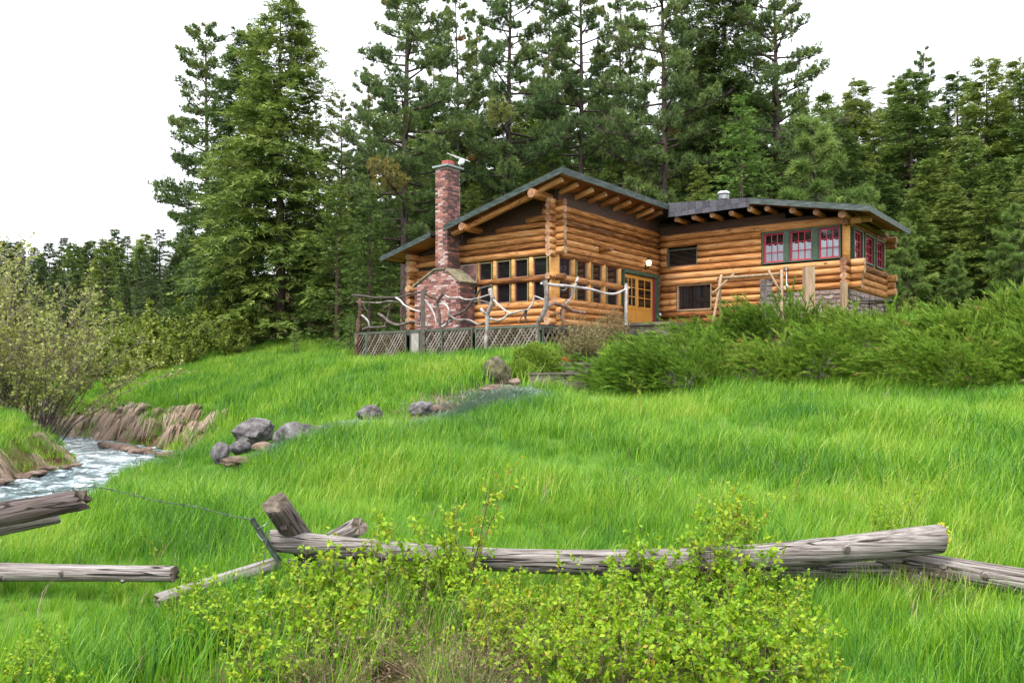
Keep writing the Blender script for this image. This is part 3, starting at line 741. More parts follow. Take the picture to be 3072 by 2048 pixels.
# roofs
ZR, SL = 7.13, 0.258
def ra(x): return ZR - SL * (1.0 - x)
mb = MB()
for xa, xb, ya, yb in ((-8.0, -5.2, -1.03, 13.8), (-4.46, 1.0, -1.03, 13.8), (-5.2, -4.46, 0.0, 13.8)):
    mb.box((xa, ya, 0), (xb, yb, 1), fn=lambda p: (p[0], p[1], ra(p[0]) - 0.12 + 0.14 * p[2]))
wingp = [(0.9, 7.17), (4.54, 6.94), (9.01, 6.10)]
def rw(x):
    for (xa, za), (xb, zb) in zip(wingp, wingp[1:]):
        if x <= xb: return za + (zb - za) * (x - xa) / (xb - xa)
    return 6.1
for (xa, za), (xb, zb) in zip(wingp, wingp[1:]):
    mb.box((xa, 6.96, 0), (xb, 13.35, 1), fn=lambda p, xa=xa, xb=xb: (p[0], p[1], rw(min(max(p[0], xa), xb)) - 0.10 + 0.12 * p[2]))
roof = mb.build('roof', M['roofing'], cabin, loc=OFF)
def fascia(p0, p1, h, th=0.045, top=0.0, mat=None, side=(0, 0)):
    p0, p1 = Vector(p0), Vector(p1); n = Vector((side[0], side[1], 0)) * th
    m2 = MB(); a, b = p0 - Vector((0, 0, h)), p1 - Vector((0, 0, h))
    c = [p0, p1, b, a]; c2 = [v + n for v in c]
    m2.poly(c); m2.poly(c2[::-1])
    for i in range(4): m2.poly([c[i], c2[i], c2[(i + 1) % 4], c[(i + 1) % 4]])
    return m2.build('fascia', mat or M['fascia'], roof)
e = 0.018
fascia((-8.0, -1.032, ra(-8) + e - .02), (-5.2, -1.032, ra(-5.2) + e - .02), 0.205, side=(0, -1))
fascia((-4.47, -1.032, ra(-4.47) + e - .02), (1.045, -1.032, ra(1.045) + e - .02), 0.215, side=(0, -1))
fascia((1.002, -1.03, ra(1) - .005), (1.002, 6.9, ra(1) - .005), 0.235, side=(1, 0))
fascia((-8.002, -1.03, ra(-8)), (-8.002, 13.8, ra(-8)), 0.16, side=(-1, 0))
fascia((4.54, 6.958, 6.93), (9.05, 6.958, 6.09), 0.215, side=(0, -1))
fascia((9.012, 6.96, 6.09), (9.012, 13.35, 6.09), 0.22, side=(1, 0))
# shingled skirt over the wing, course by course
for zt_, zb_, nn in ((None, 6.80, 0.02), (6.82, 6.58, 0.045)):
    u = 1.0
    while u < 4.5:
        w_ = min(0.31, 4.54 - u); s2 = MB(); jig = random.uniform(-.012, .012)
        t0 = (rw(u) + .02) if zt_ is None else zt_; t1 = (rw(u + w_) + .02) if zt_ is None else zt_
        th = nn + random.uniform(-.004, .004)
        A = [(u + .004, 6.955 - th, zb_ + jig), (u + w_ - .004, 6.955 - th, zb_ + jig), (u + w_ - .004, 6.945, t1), (u + .004, 6.945, t0)]
        B = [(p[0], 6.956, p[2]) for p in A]
        s2.poly(A); s2.poly([A[0], B[0], B[1], A[1]]); s2.poly([A[1], B[1], B[2], A[2]]); s2.poly([A[3], A[0], B[0], B[3]][::-1])
        s2.build('shingle', M['shingle'], roof); u += w_
# soffit boards
pl = MB(); pl.box((0, 0, -0.02), (1, 1, 0)); plme = pl.mesh('soffit_board', M['soffit'])
def board(x, y, zc, L, w_, slope):
    o = bpy.data.objects.new('soffit_board', plme); o.location = (x, y, zc); o.scale = (w_ - .006, L, 1); o.rotation_euler = (0, -math.atan(slope), 0); link(o, roof)
for i in range(41):
    x = -7.95 + i * 0.218
    gap = -5.25 < x + .1 < -4.4
    board(x, (-1.0 if not gap else 0.0), ra(x) - 0.125, 1.1 if not gap else 0.1, 0.218, SL)
for i in range(5): board(-0.02 + i * 0.2, 0.12, ra(-0.02 + i * .2) - 0.128, 6.8, 0.2, SL)
for i in range(20):
    x = 0.95 + i * 0.18; board(x, 6.97, rw(x) - 0.105, 1.25, 0.18, -0.063)
for i in range(24):
    x = 4.56 + i * 0.183; board(x, 6.97, rw(x) - 0.105, 1.25 if x < 7.9 else 6.3, 0.183, -0.188)
# rafters under the high eave, purlins under the rakes
for y in (-0.70, 0.27, 1.31, 2.25, 3.15, 4.09, 5.14, 6.0, 6.75):
    hlog((-0.6, y, ra(-0.6) - 0.29), (0.78, y, ra(0.78) - 0.27), 0.105, name='rafter', parent=roof).location  # parented below the roof
for o in roof.children:
    if o.name.startswith('rafter'): o.location.z += ZB
def purlin(x, zc, r, y0=-0.98, y1=0.4, nm='purlin'):
    make_log(nm, (x, y0, zc), (x, y1, zc), r, r, roof, [M['log'], M['log_end']], sides=14)
purlin(-0.25, ra(-0.25) - 0.42, 0.165, -1.12); purlin(-3.55, ra(-3.55) - 0.40, 0.15, -1.10); purlin(-6.9, ra(-6.9) - 0.33, 0.12, -0.6)
make_log('rake_log', (-4.3, -0.72, ra(-4.3) - 0.36), (-0.5, -0.72, ra(-0.5) - 0.36), 0.11, 0.11, roof)
for x, zc in ((1.31, 6.48), (2.10, 6.48), (2.90, 6.48), (3.72, 6.47), (4.5, 6.53), (5.19, 6.47), (6.18, 6.28), (7.09, 6.10)): purlin(x, zc, 0.105 if x < 6 else 0.115, 7.08, 8.3)
purlin(8.02, 5.93, 0.15, 7.15, 8.4); 
make_log('purlin', (8.0, 8.35, 5.92), (8.75, 8.35, 5.86), 0.13, 0.13, roof)
# stove pipe
vx, vy = 2.45, 9.3
mb = MB(); mb.tube([(vx, vy, 6.95), (vx, vy, 7.50)], 0.13, 14); mb.tube([(vx, vy, 7.50), (vx, vy, 7.54), (vx, vy, 7.72), (vx, vy, 7.76)], [0.13, 0.24, 0.24, 0.2], 14)
vp = mb.build('vent_pipe', M['steel'], roof, smooth=False)
mb = MB(); mb.tube([(vx, vy, 7.77), (vx, vy, 7.80), (vx, vy, 7.88), (vx, vy, 7.90)], [0.25, 0.27, 0.2, 0.05], 14); mb.build('vent_cap', M['white_metal'], vp)

# chimney: mortar core, bricks one by one
bx0, bx1, by = -6.17, -3.76, -0.92
sx0, sx1, sy = -5.14, -4.51, -0.82
mb = MB(); i_ = 0.012
prof = [(bx0 + i_, 1.3), (bx1 - i_, 1.3), (bx1 - i_, 3.48), (sx1, 4.04), (sx0, 4.04), (bx0 + i_, 3.48)]
fr_ = [(p[0], by + i_, p[1]) for p in prof]; bk = [(p[0], -0.03, p[1]) for p in prof]
mb.poly(fr_); [mb.poly([fr_[j], bk[j], bk[(j + 1) % 6], fr_[(j + 1) % 6]]) for j in range(6)]
mb.box((sx0 + i_, sy + i_, 3.9), (sx1 - i_, -0.06, 8.05)); mb.box((-4.52, -0.04, 3.4), (-3.68, 0.02, 4.28))
chim = mb.build('chimney', M['mortar'], cabin, loc=OFF)
BL, BH, CO = 0.245, 0.074, 0.087
ub = MB(); ub.box((0, 0, 0), (1, 1, 1)); 
for v in range(8): pass
brick_meshes = []
for v in range(5):
    b_ = MB(); j = lambda s: random.uniform(-s, s)
    b_.box((0, 0, 0), (1, 1, 1), fn=lambda p: (p[0] + j(.02), p[1] + (j(.05) if p[1] == 0 else 0), p[2] + j(.05))); brick_meshes.append(b_.mesh('brick', M['brick']))
bricks = []                                   # (x, y, z, sx, sy, sz, importance)
def face_bricks(kind, a0, a1, zf0, zf1, plane, imp):
    r_ = 0; zc = zf0(None) if callable(zf0) else zf0
    while zc + BH <= (max(zf1(a0), zf1((a0 + a1) / 2), zf1(a1)) if callable(zf1) else zf1):
        u = a0 - (BL / 2 if r_ % 2 else 0)
        while u < a1 - 0.01:
            s, e_ = max(u, a0), min(u + BL, a1)
            if e_ - s > 0.05:
                top = zf1((s + e_) / 2) if callable(zf1) else zf1
                if zc + BH <= top + 0.01:
                    d = random.uniform(-.006, .008)
                    if kind == 'y': bricks.append((s, plane - d, zc, e_ - s, 0.06, BH, imp))
                    else: bricks.append((plane - 0.06 + d, s, zc, 0.06, e_ - s, BH, imp * .6))
            u += BL + 0.012
        r_ += 1; zc += CO
def shoulder(x):
    if x < sx0: return 3.48 + (x - bx0) / (sx0 - bx0) * .56
    if x > sx1: return 3.48 + (bx1 - x) / (bx1 - sx1) * .56
    return 4.0
face_bricks('y', bx0, bx1, 1.62, shoulder, by, 1.0)
face_bricks('x', by + 0.07, -0.03, 1.62, 3.47, bx1, 0.9)
face_bricks('y', sx0, sx1, 4.06, 8.04, sy, 1.0)
face_bricks('x', sy + 0.07, -0.06, 4.06, 8.04, sx1, 1.2)
face_bricks('y', -4.45, -3.72, 3.55, 4.26, -0.05, 0.9)
bricks.sort(key=lambda b: -b[3] * b[6] if b[4] == 0.06 else -b[4] * b[6])
for b in bricks[:290]:
    o = bpy.data.objects.new('brick', random.choice(brick_meshes)); o.location = b[:3]; o.scale = b[3:6]; link(o, chim)
mb = MB()
for b in bricks[290:]: mb.box(b[:3], (b[0] + b[3], b[1] + b[4], b[2] + b[5]), t=random.random())
tag(mb.build('brick', M['brick'], chim), kind='stuff')
def slab(x0, z0, x1, z1, th=0.07, y0=by - 0.06, y1=-0.01):
    m2 = MB(); d = Vector((x1 - x0, 0, z1 - z0)).normalized(); nn = Vector((-d.z, 0, d.x)) * th
    if nn.z < 0: nn = -nn
    q = [Vector((x0, y0, z0)), Vector((x1, y0, z1)), Vector((x1, y1, z1)), Vector((x0, y1, z0))]; t2 = [v + nn for v in q]
    m2.poly(q[::-1]); m2.poly(t2)
    for i in range(4): m2.poly([q[i], q[(i + 1) % 4], t2[(i + 1) % 4], t2[i]])
    m2.build('shoulder_slab', M['cap_stone'], chim)
slab(bx0 - .06, 3.45, sx0 + .1, 4.05); slab(sx1 + .05, 4.03, bx1 + .07, 3.46); slab(sx0 + .05, 4.045, sx1 - .02, 4.045, 0.05)
mb = MB(); mb.box((sx0 - .09, sy - .09, 8.052), (sx1 + .09, 0.06, 8.13)); mb.build('cap', M['cap_grey'], chim)
mb = MB(); mb.tube([(-4.83, -.42, 8.132), (-4.83, -.42, 8.36)], 0.2, 12); mb.box((-5.0, -.6, 8.131), (-4.66, -.24, 8.37)); mb.build('flue', M['flue'], chim)
mb = MB(); mb.tube([(-4.9, by - .05, 2.72), (-5.25, by - .05, 2.72)], .02, 6)

# aerial on the chimney
ax, ay = h2w(-4.55, -0.05)
aer = empty('tv_aerial', (ax, ay, 8.13)); tag(aer, 'white television aerial fixed beside the chimney flue', 'aerial')
mb = MB(); mb.tube([(0, 0, -0.75), (0, 0, 0.42)], 0.016, 6); mb.build('mast', M['steel'], aer)
mb = MB(); bd = Vector((0.62, -0.35, -0.28)).normalized(); b0 = Vector((-0.12, 0.08, 0.45)); mb.tube([b0 - bd * .25, b0 + bd * .55], 0.016, 6); mb.build('boom', M['white_metal'], aer)
cr = Vector((0.55, 0.75, -.1)).normalized()
for i in range(7):
    c = b0 + bd * (-.22 + i * .12); h_ = .32 - .02 * i
    mb = MB(); mb.tube([c - cr * h_, c + cr * h_], 0.011, 5); mb.build('element', M['white_metal'], aer)
mb = MB(); c = b0 + bd * .25 + Vector((0, 0, -.12)); mb.tube([c - Vector((.12, 0, .1)), c, c + Vector((.12, 0, .04))], [0.05, 0.13, 0.04], 6); mb.build('reflector', M['white_metal'], aer)

# ------------------------------------------------------------------ deck with lattice skirt
DZ = 1.60
def hray(px, py, axis_, val):
    "photo pixel -> world point on a vertical plane of the house frame"
    rx, rz = (px - HX) / F, (HY - py) / F
    dx, dy = rx * 0.7917 - 0.611, rx * 0.611 + 0.7917
    t = (val - CAML[axis_]) / (dx if axis_ == 0 else dy)
    return Vector((rx * t, t, rz * t))
dk = empty('deck', (*h2w(-3, -1.5), 0.45), YAW); tag(dk, 'raised wooden deck with diagonal lattice skirt below the cabin windows', 'deck')
DO = (3.0, 1.5, -0.45)
db = MB(); db.box((0, 0, -0.035), (1, 1, 0)); dbm = db.mesh('deck_board', M['deck_dark'])
def dboard(x0, y0, sx, sy, zz=DZ):
    o = bpy.data.objects.new('deck_board', dbm); o.location = (x0 + 3, y0 + 1.5, zz - 0.45); o.scale = (sx, sy, 1); link(o, dk)
for i in range(20): dboard(-7.5, -2.95 + i * 0.147, 8.95, 0.141)
for i in range(34):
    if i * .147 < 4.8: dboard(0.2, 0.0 + i * 0.147, 1.25, 0.141)
mb = MB()
mb.box((-7.5, -2.93, DZ - .20), (1.48, -2.89, DZ - .037)); mb.box((1.42, -2.88, DZ - .20), (1.46, 4.8, DZ - .037))
mb.build('rim_joist', M['deck_dark'], dk, loc=DO)
PLX = 1.47
def lattice(frame, u0, u1, z0, z1, both=True, pitch=0.145, w_=0.052, nm='lattice_panel', seedk=0):
    mb = MB()
    for a, b, c, d in ((u0, u1, z1 - .05, z1), (u0, u0 + .045, z0, z1 - .05), (u1 - .045, u1, z0, z1 - .05)):
        mb.box((a, c, -.02), (b, d, .03), fn=lambda p: frame(*p))
    pn = mb.build(nm, M['frame_green'], dk, loc=DO)
    ang = math.radians(53); H = z1 - z0
    for s, nn in ((1, 0.004), (-1, -0.010)):
        if s == -1 and not both: continue
        run = H / math.tan(ang); u = u0 - run
        while u < u1 + run:
            a, b = Vector((u, z0)), Vector((u + run, z1))
            if s == -1: a, b = Vector((u + run, z0)), Vector((u, z1))
            # clip to the panel
            d = b - a; t0, t1 = 0.0, 1.0
            for lim, sg in ((u0, 1), (u1, -1)):
                if abs(d.x) < 1e-6: continue
                t = (lim - a.x) / d.x
                if d.x * sg > 0: t0 = max(t0, t)
                else: t1 = min(t1, t)
            u += pitch + random.uniform(-.006, .006)
            if t1 - t0 < 0.06 or random.random() < 0.02: continue
            p, q = a + d * t0, a + d * t1; e_ = (q - p).normalized(); nrm = Vector((-e_.y, e_.x)) * w_ / 2
            m2 = MB(); c4 = [p + nrm, p - nrm, q - nrm, q + nrm]
            A = [frame(c.x, c.y, nn + .010) for c in c4]; B = [frame(c.x, c.y, nn) for c in c4]
            m2.poly(A); m2.poly(B[::-1]); [m2.poly([A[i], B[i], B[(i + 1) % 4], A[(i + 1) % 4]]) for i in range(4)]
            m2.build('slat', M['slat'], pn)
    return pn
FK = lambda u, z, n: (u, -2.94 - n, z)
FKR = lambda u, z, n: (1.47 + n, u, z)
ZL = 0.30
lattice(FK, -7.42, -6.78, ZL, DZ - .04, both=False); lattice(FK, -6.76, -4.62, ZL, DZ - .04)
lattice(FK, -3.90, -1.42, ZL, DZ - .04); lattice(FK, -1.28, 1.40, ZL, DZ - .04)
lattice(FKR, -2.85, -0.6, ZL, DZ - .06, pitch=0.26, w_=0.07)
# the fine trellis panel
mb = MB()
for a, b, c, d in ((-4.42, -3.93, DZ - .09, DZ - .04), (-4.42, -4.38, ZL, DZ - .09), (-3.98, -3.93, ZL, DZ - .09)): mb.box((a, c, -.02), (b, d, .03), fn=lambda p: FK(*p))
pf = mb.build('lattice_panel', M['frame_green'], dk, loc=DO)
mb = MB(); H = DZ - .09 - ZL; u = -4.38 - H
while u < -3.98:
    for s in (1, -1):
        for (ua, za) in ((u, ZL),):
            pts = []
            a = Vector((u, ZL)) if s == 1 else Vector((u + H, ZL)); b = Vector((u + H, ZL + H)) if s == 1 else Vector((u, ZL + H)); d = b - a
            t0, t1 = 0, 1
            for lim, sg in ((-4.38, 1), (-3.98, -1)):
                t = (lim - a.x) / d.x
                if d.x * sg > 0: t0 = max(t0, t)
                else: t1 = min(t1, t)
            if t1 - t0 < .02: continue
            p, q = a + d * t0, a + d * t1; e_ = (q - p).normalized(); nrm = Vector((-e_.y, e_.x)) * .013
            mb.poly([FK(c.x, c.y, .002 * s) for c in (p + nrm, p - nrm, q - nrm, q + nrm)])
    u += 0.058
tag(mb.build('slat', M['slat_fine'], pf), kind='stuff')
# near-black sheets added under the deck so the lattice gaps read as shade
mb = MB(); mb.poly([(-7.4, -1.3, -.2), (1.3, -1.3, -.2), (1.3, -1.3, DZ - .05), (-7.4, -1.3, DZ - .05)]); mb.poly([(-7.45, -2.85, -.2), (-7.45, -1.3, -.2), (-7.45, -1.3, DZ - .05), (-7.45, -2.85, DZ - .05)]); mb.build('shade_sheet', M['roofing'], dk, loc=DO)
# landing boards before the patio doors
mb = MB(); mb.box((0.15, 4.9, 1.95), (2.1, 8.0 - .16, 2.06)); mb.box((0.2, 5.0, 1.2), (2.0, 7.8, 1.945)); mb.build('landing', M['step_wood'], dk, loc=DO)

# ------------------------------------------------------------------ rustic branch railing
RB = hray(1480, 980, 1, -2.93)
rail = empty('branch_railing', (*h2w(-3, -2.93), DZ)); tag(rail, 'rustic railing of twisted bleached branches along the deck edge', 'railing')
RO = tuple(-v for v in rail.location)
def spline(pts, n=5):
    P = np.array([tuple(p) for p in pts]); return [Vector(p) for p in (smooth_line(P, n) if len(P) > 2 else P)]
def branch(crop, pts, r, axis_=1, val=-2.93, mat='driftwood', nm='branch', taper=True, k=0.15306, jit=0.06):
    off = random.uniform(-jit, jit)
    q = [hray(crop[0] + k * x, crop[1] + k * y, axis_, val + off + random.uniform(-.03, .03)) for x, y in pts]
    q = spline(q)
    rr = r * k / F * q[0].y * 0.9
    n = len(q); rad = [rr * (1.12 - (0.35 * i / n if taper else 0)) * random.uniform(.9, 1.1) for i in range(n)]
    m2 = MB(); m2.tube(q, rad, 8, wob=0.06)
    return m2.build(nm, M[mat], rail, smooth=True, loc=RO)
A7, A8, A9 = (1060, 840), (1340, 820), (1600, 820)
for pts, r, mt in (
    ([(-20, 300), (200, 310), (400, 345), (700, 345), (900, 335), (1100, 285), (1320, 240), (1450, 215)], 24, 'driftwood'),
    ([(60, 430), (500, 445), (700, 410), (950, 440)], 16, 'driftwood'),
    ([(830, 345), (920, 400), (1000, 490), (1150, 570), (1310, 620)], 20, 'driftwood'),
    ([(180, 480), (240, 560), (285, 640), (260, 730)], 11, 'driftwood'),
    ([(170, 690), (250, 760), (300, 830), (310, 920)], 22, 'driftwood'),
    ([(740, 450), (700, 620), (650, 800), (610, 900)], 24, 'driftwood'),
    ([(760, 450), (680, 510), (540, 590)], 16, 'bark_branch'),
    ([(490, 660), (600, 730), (700, 820), (880, 880), (1080, 830), (1180, 810), (1300, 860)], 30, 'driftwood'),
    ([(190, 970), (300, 930), (500, 925), (640, 900)], 28, 'driftwood'),
    ([(1000, 470), (930, 580), (940, 700), (930, 820)], 15, 'bark_branch'),
    ([(1310, 620), (1315, 720), (1310, 820)], 15, 'driftwood'),
    ([(1410, 270), (1560, 350), (1650, 390)], 28, 'bark_branch'),
    ([(1400, 380), (1500, 520), (1590, 680), (1630, 880)], 22, 'driftwood'),
    ([(1760, 270), (1670, 380), (1650, 500), (1690, 700), (1690, 920)], 34, 'driftwood'),
    ([(1680, 470), (1800, 480), (1870, 580), (1860, 680), (1900, 720)], 18, 'driftwood'),
    ([(1440, 870), (1500, 760), (1590, 735)], 15, 'driftwood'),
    ([(1930, 760), (1800, 880), (1720, 930)], 30, 'driftwood')): branch(A7, pts, r, mat=mt)
for pts, r, mt in (
    ([(-30, 430), (60, 480), (250, 475), (350, 510), (500, 510), (640, 480), (850, 410)], 21, 'driftwood'),
    ([(0, 980), (80, 860), (250, 790), (380, 710), (480, 570), (580, 450), (660, 310), (750, 270), (890, 240)], 27, 'driftwood'),
    ([(480, 580), (660, 535), (850, 590), (950, 630)], 22, 'driftwood'),
    ([(40, 820), (110, 860), (200, 910), (400, 910), (520, 950), (620, 1000), (740, 960)], 27, 'driftwood'),
    ([(670, 700), (720, 750), (790, 810)], 38, 'driftwood'),
    ([(900, 500), (1000, 600), (1100, 690), (1200, 760), (1280, 780)], 19, 'driftwood'),
    ([(860, 890), (1000, 920), (1120, 880), (1200, 810), (1350, 760), (1570, 710)], 26, 'driftwood'),
    ([(1220, 590), (1170, 700), (1150, 820)], 9, 'bark_branch'),
    ([(1570, 720), (1500, 800), (1410, 950)], 17, 'bark_branch'),
    ([(1570, 710), (1540, 850), (1590, 940)], 27, 'driftwood'),
    ([(1580, 720), (1680, 600), (1710, 470), (1740, 450), (1950, 530)], 18, 'driftwood')): branch(A8, pts, r, mat=mt)
branch(A7, [(135, 330), (140, 620), (100, 900), (75, 1200), (62, 1420), (60, 1700)], 44, mat='bark_branch', nm='rail_post', taper=False)
branch(A8, [(845, 290), (880, 420), (900, 500), (850, 680), (800, 800), (800, 950), (800, 1080), (775, 1250), (770, 1800)], 42, nm='rail_post', taper=False)
branch(A8, [(1930, 130), (1960, 400), (1950, 620), (1880, 820), (1800, 960), (1790, 1150), (1790, 1800)], 50, nm='rail_post', taper=False)
m2 = MB(); a = hray(1269, 872, 1, -2.99); b = hray(1271, 1072, 1, -2.99); m2.box((a.x - .075, a.y - .06, b.z - .1), (a.x + .075, a.y + .06, a.z)); m2.build('rail_post', M['deck_dark'], rail, loc=RO)
m2 = MB(); a = hray(1325, 985, 1, -2.99); b = hray(1325, 1072, 1, -2.99); m2.box((a.x - .03, a.y - .05, b.z - .2), (a.x + .03, a.y + .05, a.z)); m2.build('rail_post', M['frame_green'], rail, loc=RO)
for pts, r, mt in (
    ([(160, 185), (400, 230), (700, 250), (1000, 290), (1200, 330), (1400, 390), (1600, 400), (1750, 340), (1880, 280)], 32, 'driftwood'),
    ([(880, 80), (830, 200), (790, 350), (740, 480), (620, 600)], 27, 'driftwood'),
    ([(270, 660), (400, 590), (560, 630), (700, 700), (850, 750), (1000, 770)], 42, 'bark_branch'),
    ([(540, 700), (540, 850), (560, 940)], 17, 'bark_branch'), ([(400, 760), (500, 830), (560, 900)], 13, 'driftwood'),
    ([(700, 240), (640, 300), (590, 335), (540, 310)], 13, 'driftwood'), ([(1580, 710), (1700, 690), (1780, 700)], 13, 'bark_branch')):
    branch(A9, pts, r, 0, 1.45, mat=mt)
branch(A9, [(1815, 190), (1815, 600), (1815, 1010)], 34, 0, 1.45, nm='rail_post', taper=False)

# ------------------------------------------------------------------ steps, pot
def step(px0, px1, y0, y1, Y, dep, label):
    a, b = W(px0, y1, Y), W(px1, y0, Y)
    e_ = empty('garden_step', ((a.x + b.x) / 2, Y, a.z), -0.05); tag(e_, label, 'step')
    w_ = (b.x - a.x) / 2; h_ = b.z - a.z
    m2 = MB(); m2.box((-w_, 0, -.25), (w_, .09, h_ - .052)); m2.build('riser', M['step_wood'], e_)
    for i in range(3):
        m2 = MB(); m2.box((-w_ - .03, -.04 + i * dep / 3, h_ - .05), (w_ + .03, -.04 + (i + 1) * dep / 3 - .008, h_)); m2.build('tread', M['step_wood'], e_)
    return e_
step(1583, 1760, 1117, 1150, 21.6, .9, 'lower grey timber step with pale front board in the grass')
step(1628, 1780, 1087, 1112, 22.7, .9, 'upper grey timber step with a red clay pot on it')
step(1740, 1800, 1057, 1075, 24.2, .9, 'small highest timber step under the brown bare shrub')
pp = W(1698, 1089, 22.9)
pot = empty('flower_pot', pp); tag(pot, 'small terracotta flower pot standing on the timber step', 'flower pot')
m2 = MB(); m2.tube([(0, 0, 0), (0, 0, .12)], [.11, .14], 14); m2.build('bowl', M['terracotta'], pot)
m2 = MB(); m2.tube([(0, 0, .12), (0, 0, .17)], [.16, .165], 14); m2.build('rim', M['terracotta'], pot)

# ------------------------------------------------------------------ things by the wing
# log swing frame
sw = empty('swing_frame', W(2240, 975, 29)); sw.location.z = gz(sw.location.x, 29); tag(sw, 'rustic A-frame swing stand of grey poles before the cabin wing', 'swing frame')
SO = tuple(-v for v in sw.location)
def pole(p0, p1, r, nm, par=sw, off=SO, mats=('tan_post', 'log_end')):
    make_log(nm, p0, p1, r, r * .9, par, [M[mats[0]], M[mats[1]]], off=off, sides=9)
bz = 3.40
bl, br = W(2160, 0, 29.3), W(2340, 0, 28.2)
bl.z, br.z = 3.36, 3.40
g_ = sw.location.z - .1
pole(bl + Vector((-.1, 0, 0)), br + Vector((.12, 0, 0)), .062, 'beam')
for c, s in ((bl, -1), (br, 1)):
    pole(Vector((c.x - .42 if s < 0 else c.x - .12, c.y - .55, g_)), c + Vector((.03, -.08, .12)), .055, 'leg')
    pole(Vector((c.x + (.18 if s < 0 else .42), c.y + .55, g_)), c + Vector((0, .1, .05)), .05, 'leg')
    pole(Vector((c.x - .35 if s < 0 else c.x - .1, c.y - .3, bz - .62)), c + Vector((.42 * -s + .05, -.1, .16 if s < 0 else .12)) if s < 0 else c + Vector((-.42, -.1, .1)), .045, 'brace')
    pole(Vector((c.x - .3, c.y - .32, 2.62)), Vector((c.x + .35, c.y + .4, 2.55)), .04, 'crossbar')
def std_post(px, py_t, Y, w_, label, mat='grey_wood', rnd=False, name='wooden_post'):
    p = W(px, py_t, Y); zb = gz(p.x, Y) - .15
    e_ = empty(name, (p.x, Y, zb)); tag(e_, label, 'post')
    m2 = MB(); h_ = p.z - zb
    m2.box((-w_, -w_, 0), (w_, w_, h_ - .02)); m2.build('shaft', M[mat], e_)
    m2 = MB(); m2.box((-w_ * .96, -w_ * .96, h_ - .019), (w_ * .96, w_ * .96, h_)); m2.build('top', M['log_end'], e_)
std_post(2426, 800, 28.3, .16, 'tall square wooden post standing beside the cabin wing', 'tan_post')
std_post(2306, 836, 28.6, .10, 'grey weathered post close behind the swing stand beam')
std_post(2290, 838, 28.9, .09, 'purplish grey post next to the swing stand leg')
std_post(2532, 846, 29.6, .1, 'short wooden post at the corner of the cabin wing', 'tan_post')
# conduit and box on the wing wall
mb = MB(); mb.tube([FW(5.72, 3.5, .2), FW(5.72, 4.05, .2)], .018, 6); mb.build('conduit', M['white_metal'], cabin, loc=OFF)
mb = MB(); mb.box((5.66, 3.33, .15), (5.78, 3.52, .24), fn=lambda p: FW(*p)); mb.build('meter_box', M['white_metal'], cabin, loc=OFF)
mb = MB(); mb.tube([FW(5.70, 4.06, .2), FW(5.70, 4.22, .2)], .065, 12); mb.build('meter', M['steel'], cabin, loc=OFF)
# patio table
tp = W(2612, 905, 27.6); tzb = gz(tp.x, tp.y)
pt = empty('patio_table', (tp.x, tp.y, tzb)); tag(pt, 'round glass patio table with dark metal rim behind the junipers', 'table')
th_ = tp.z - tzb
m2 = MB(); m2.tube([(0, 0, th_ - .012), (0, 0, th_ - .004)], .68, 36); m2.build('tabletop', M['glass'], pt)
m2 = MB()
ring = [(math.cos(a) * .69, math.sin(a) * .69, th_ - .008) for a in np.linspace(0, 2 * math.pi, 37)]
m2.tube(ring, .022, 6, cap=False); m2.build('rim', M['black_metal'], pt, smooth=True)
for k in range(4):
    a = math.pi / 4 + k * math.pi / 2 + .3
    m2 = MB(); m2.tube([(math.cos(a) * .62, math.sin(a) * .62, th_ - .02), (math.cos(a) * .42, math.sin(a) * .42, th_ - .18), (math.cos(a) * .45, math.sin(a) * .45, 0)], .018, 6); m2.build('leg', M['black_metal'], pt)

# ------------------------------------------------------------------ rocks
def rock_mesh(name, sx, sy, sz, mat, seed, sub=4, rough=0.26, facet=0.5):
    import bmesh
    bm = bmesh.new(); bmesh.ops.create_icosphere(bm, subdivisions=sub, radius=1.0)
    r_ = np.random.default_rng(seed)
    planes = [(Vector(r_.normal(size=3)).normalized(), r_.uniform(.62, .95)) for _ in range(11)]
    f1 = r_.uniform(-3, 3, size=(7, 3)); ph = r_.uniform(0, 6, size=7)
    for v in bm.verts:
        p = v.co.copy()
        for n, d in planes:
            t = p.dot(n)
            if t > d: p -= n * (t - d) * .75
        s = sum(math.sin(f1[i] @ np.array(v.co) * (1.6 + .9 * i) + ph[i]) / (1 + i) for i in range(7))
        p *= 1 + rough * .3 * s + r_.uniform(-.02, .02)
        v.co = Vector((p.x * sx, p.y * sy, p.z * sz))
    me = bpy.data.meshes.new(name); bm.to_mesh(me); bm.free()
    me.materials.append(M[mat]); me.polygons.foreach_set('use_smooth', np.ones(len(me.polygons), dtype=bool)); me.set_sharp_from_angle(angle=R(32))
    return me
ROCKS = []
def rock(px, py, wpx, hpx, Y, mat, label, seed, rot=0.0, tilt=0.0, name='boulder', group=None, sub=4, dep=.8):
    p = W(px, py, Y); sx = wpx / F * Y / 2 * 1.08; sz = hpx / F * Y / 2 * 1.15
    o = bpy.data.objects.new(name, rock_mesh(name, sx, sx * dep, sz, mat, seed, sub)); o.location = p; o.rotation_euler = (0, tilt, rot); link(o)
    tag(o, label, 'rock', group); ROCKS.append((p.x, p.y, sx)); return o
rock(1494, 1117, 76, 88, 21.6, 'moss_rock', 'tall boulder covered in moss and lichen beside the round green shrub', 3, dep=.8)
rock(760, 1292, 125, 78, 17.6, 'rock', 'large grey lichen-spotted boulder in the meadow grass', 11)
rock(893, 1312, 132, 80, 17.0, 'rock', 'dark broken-faced boulder next to the blue juniper mat', 23, rot=.4)
rock(661, 1364, 52, 70, 16.3, 'rock', 'narrow upright dark rock near the creek bank', 5, tilt=.25)
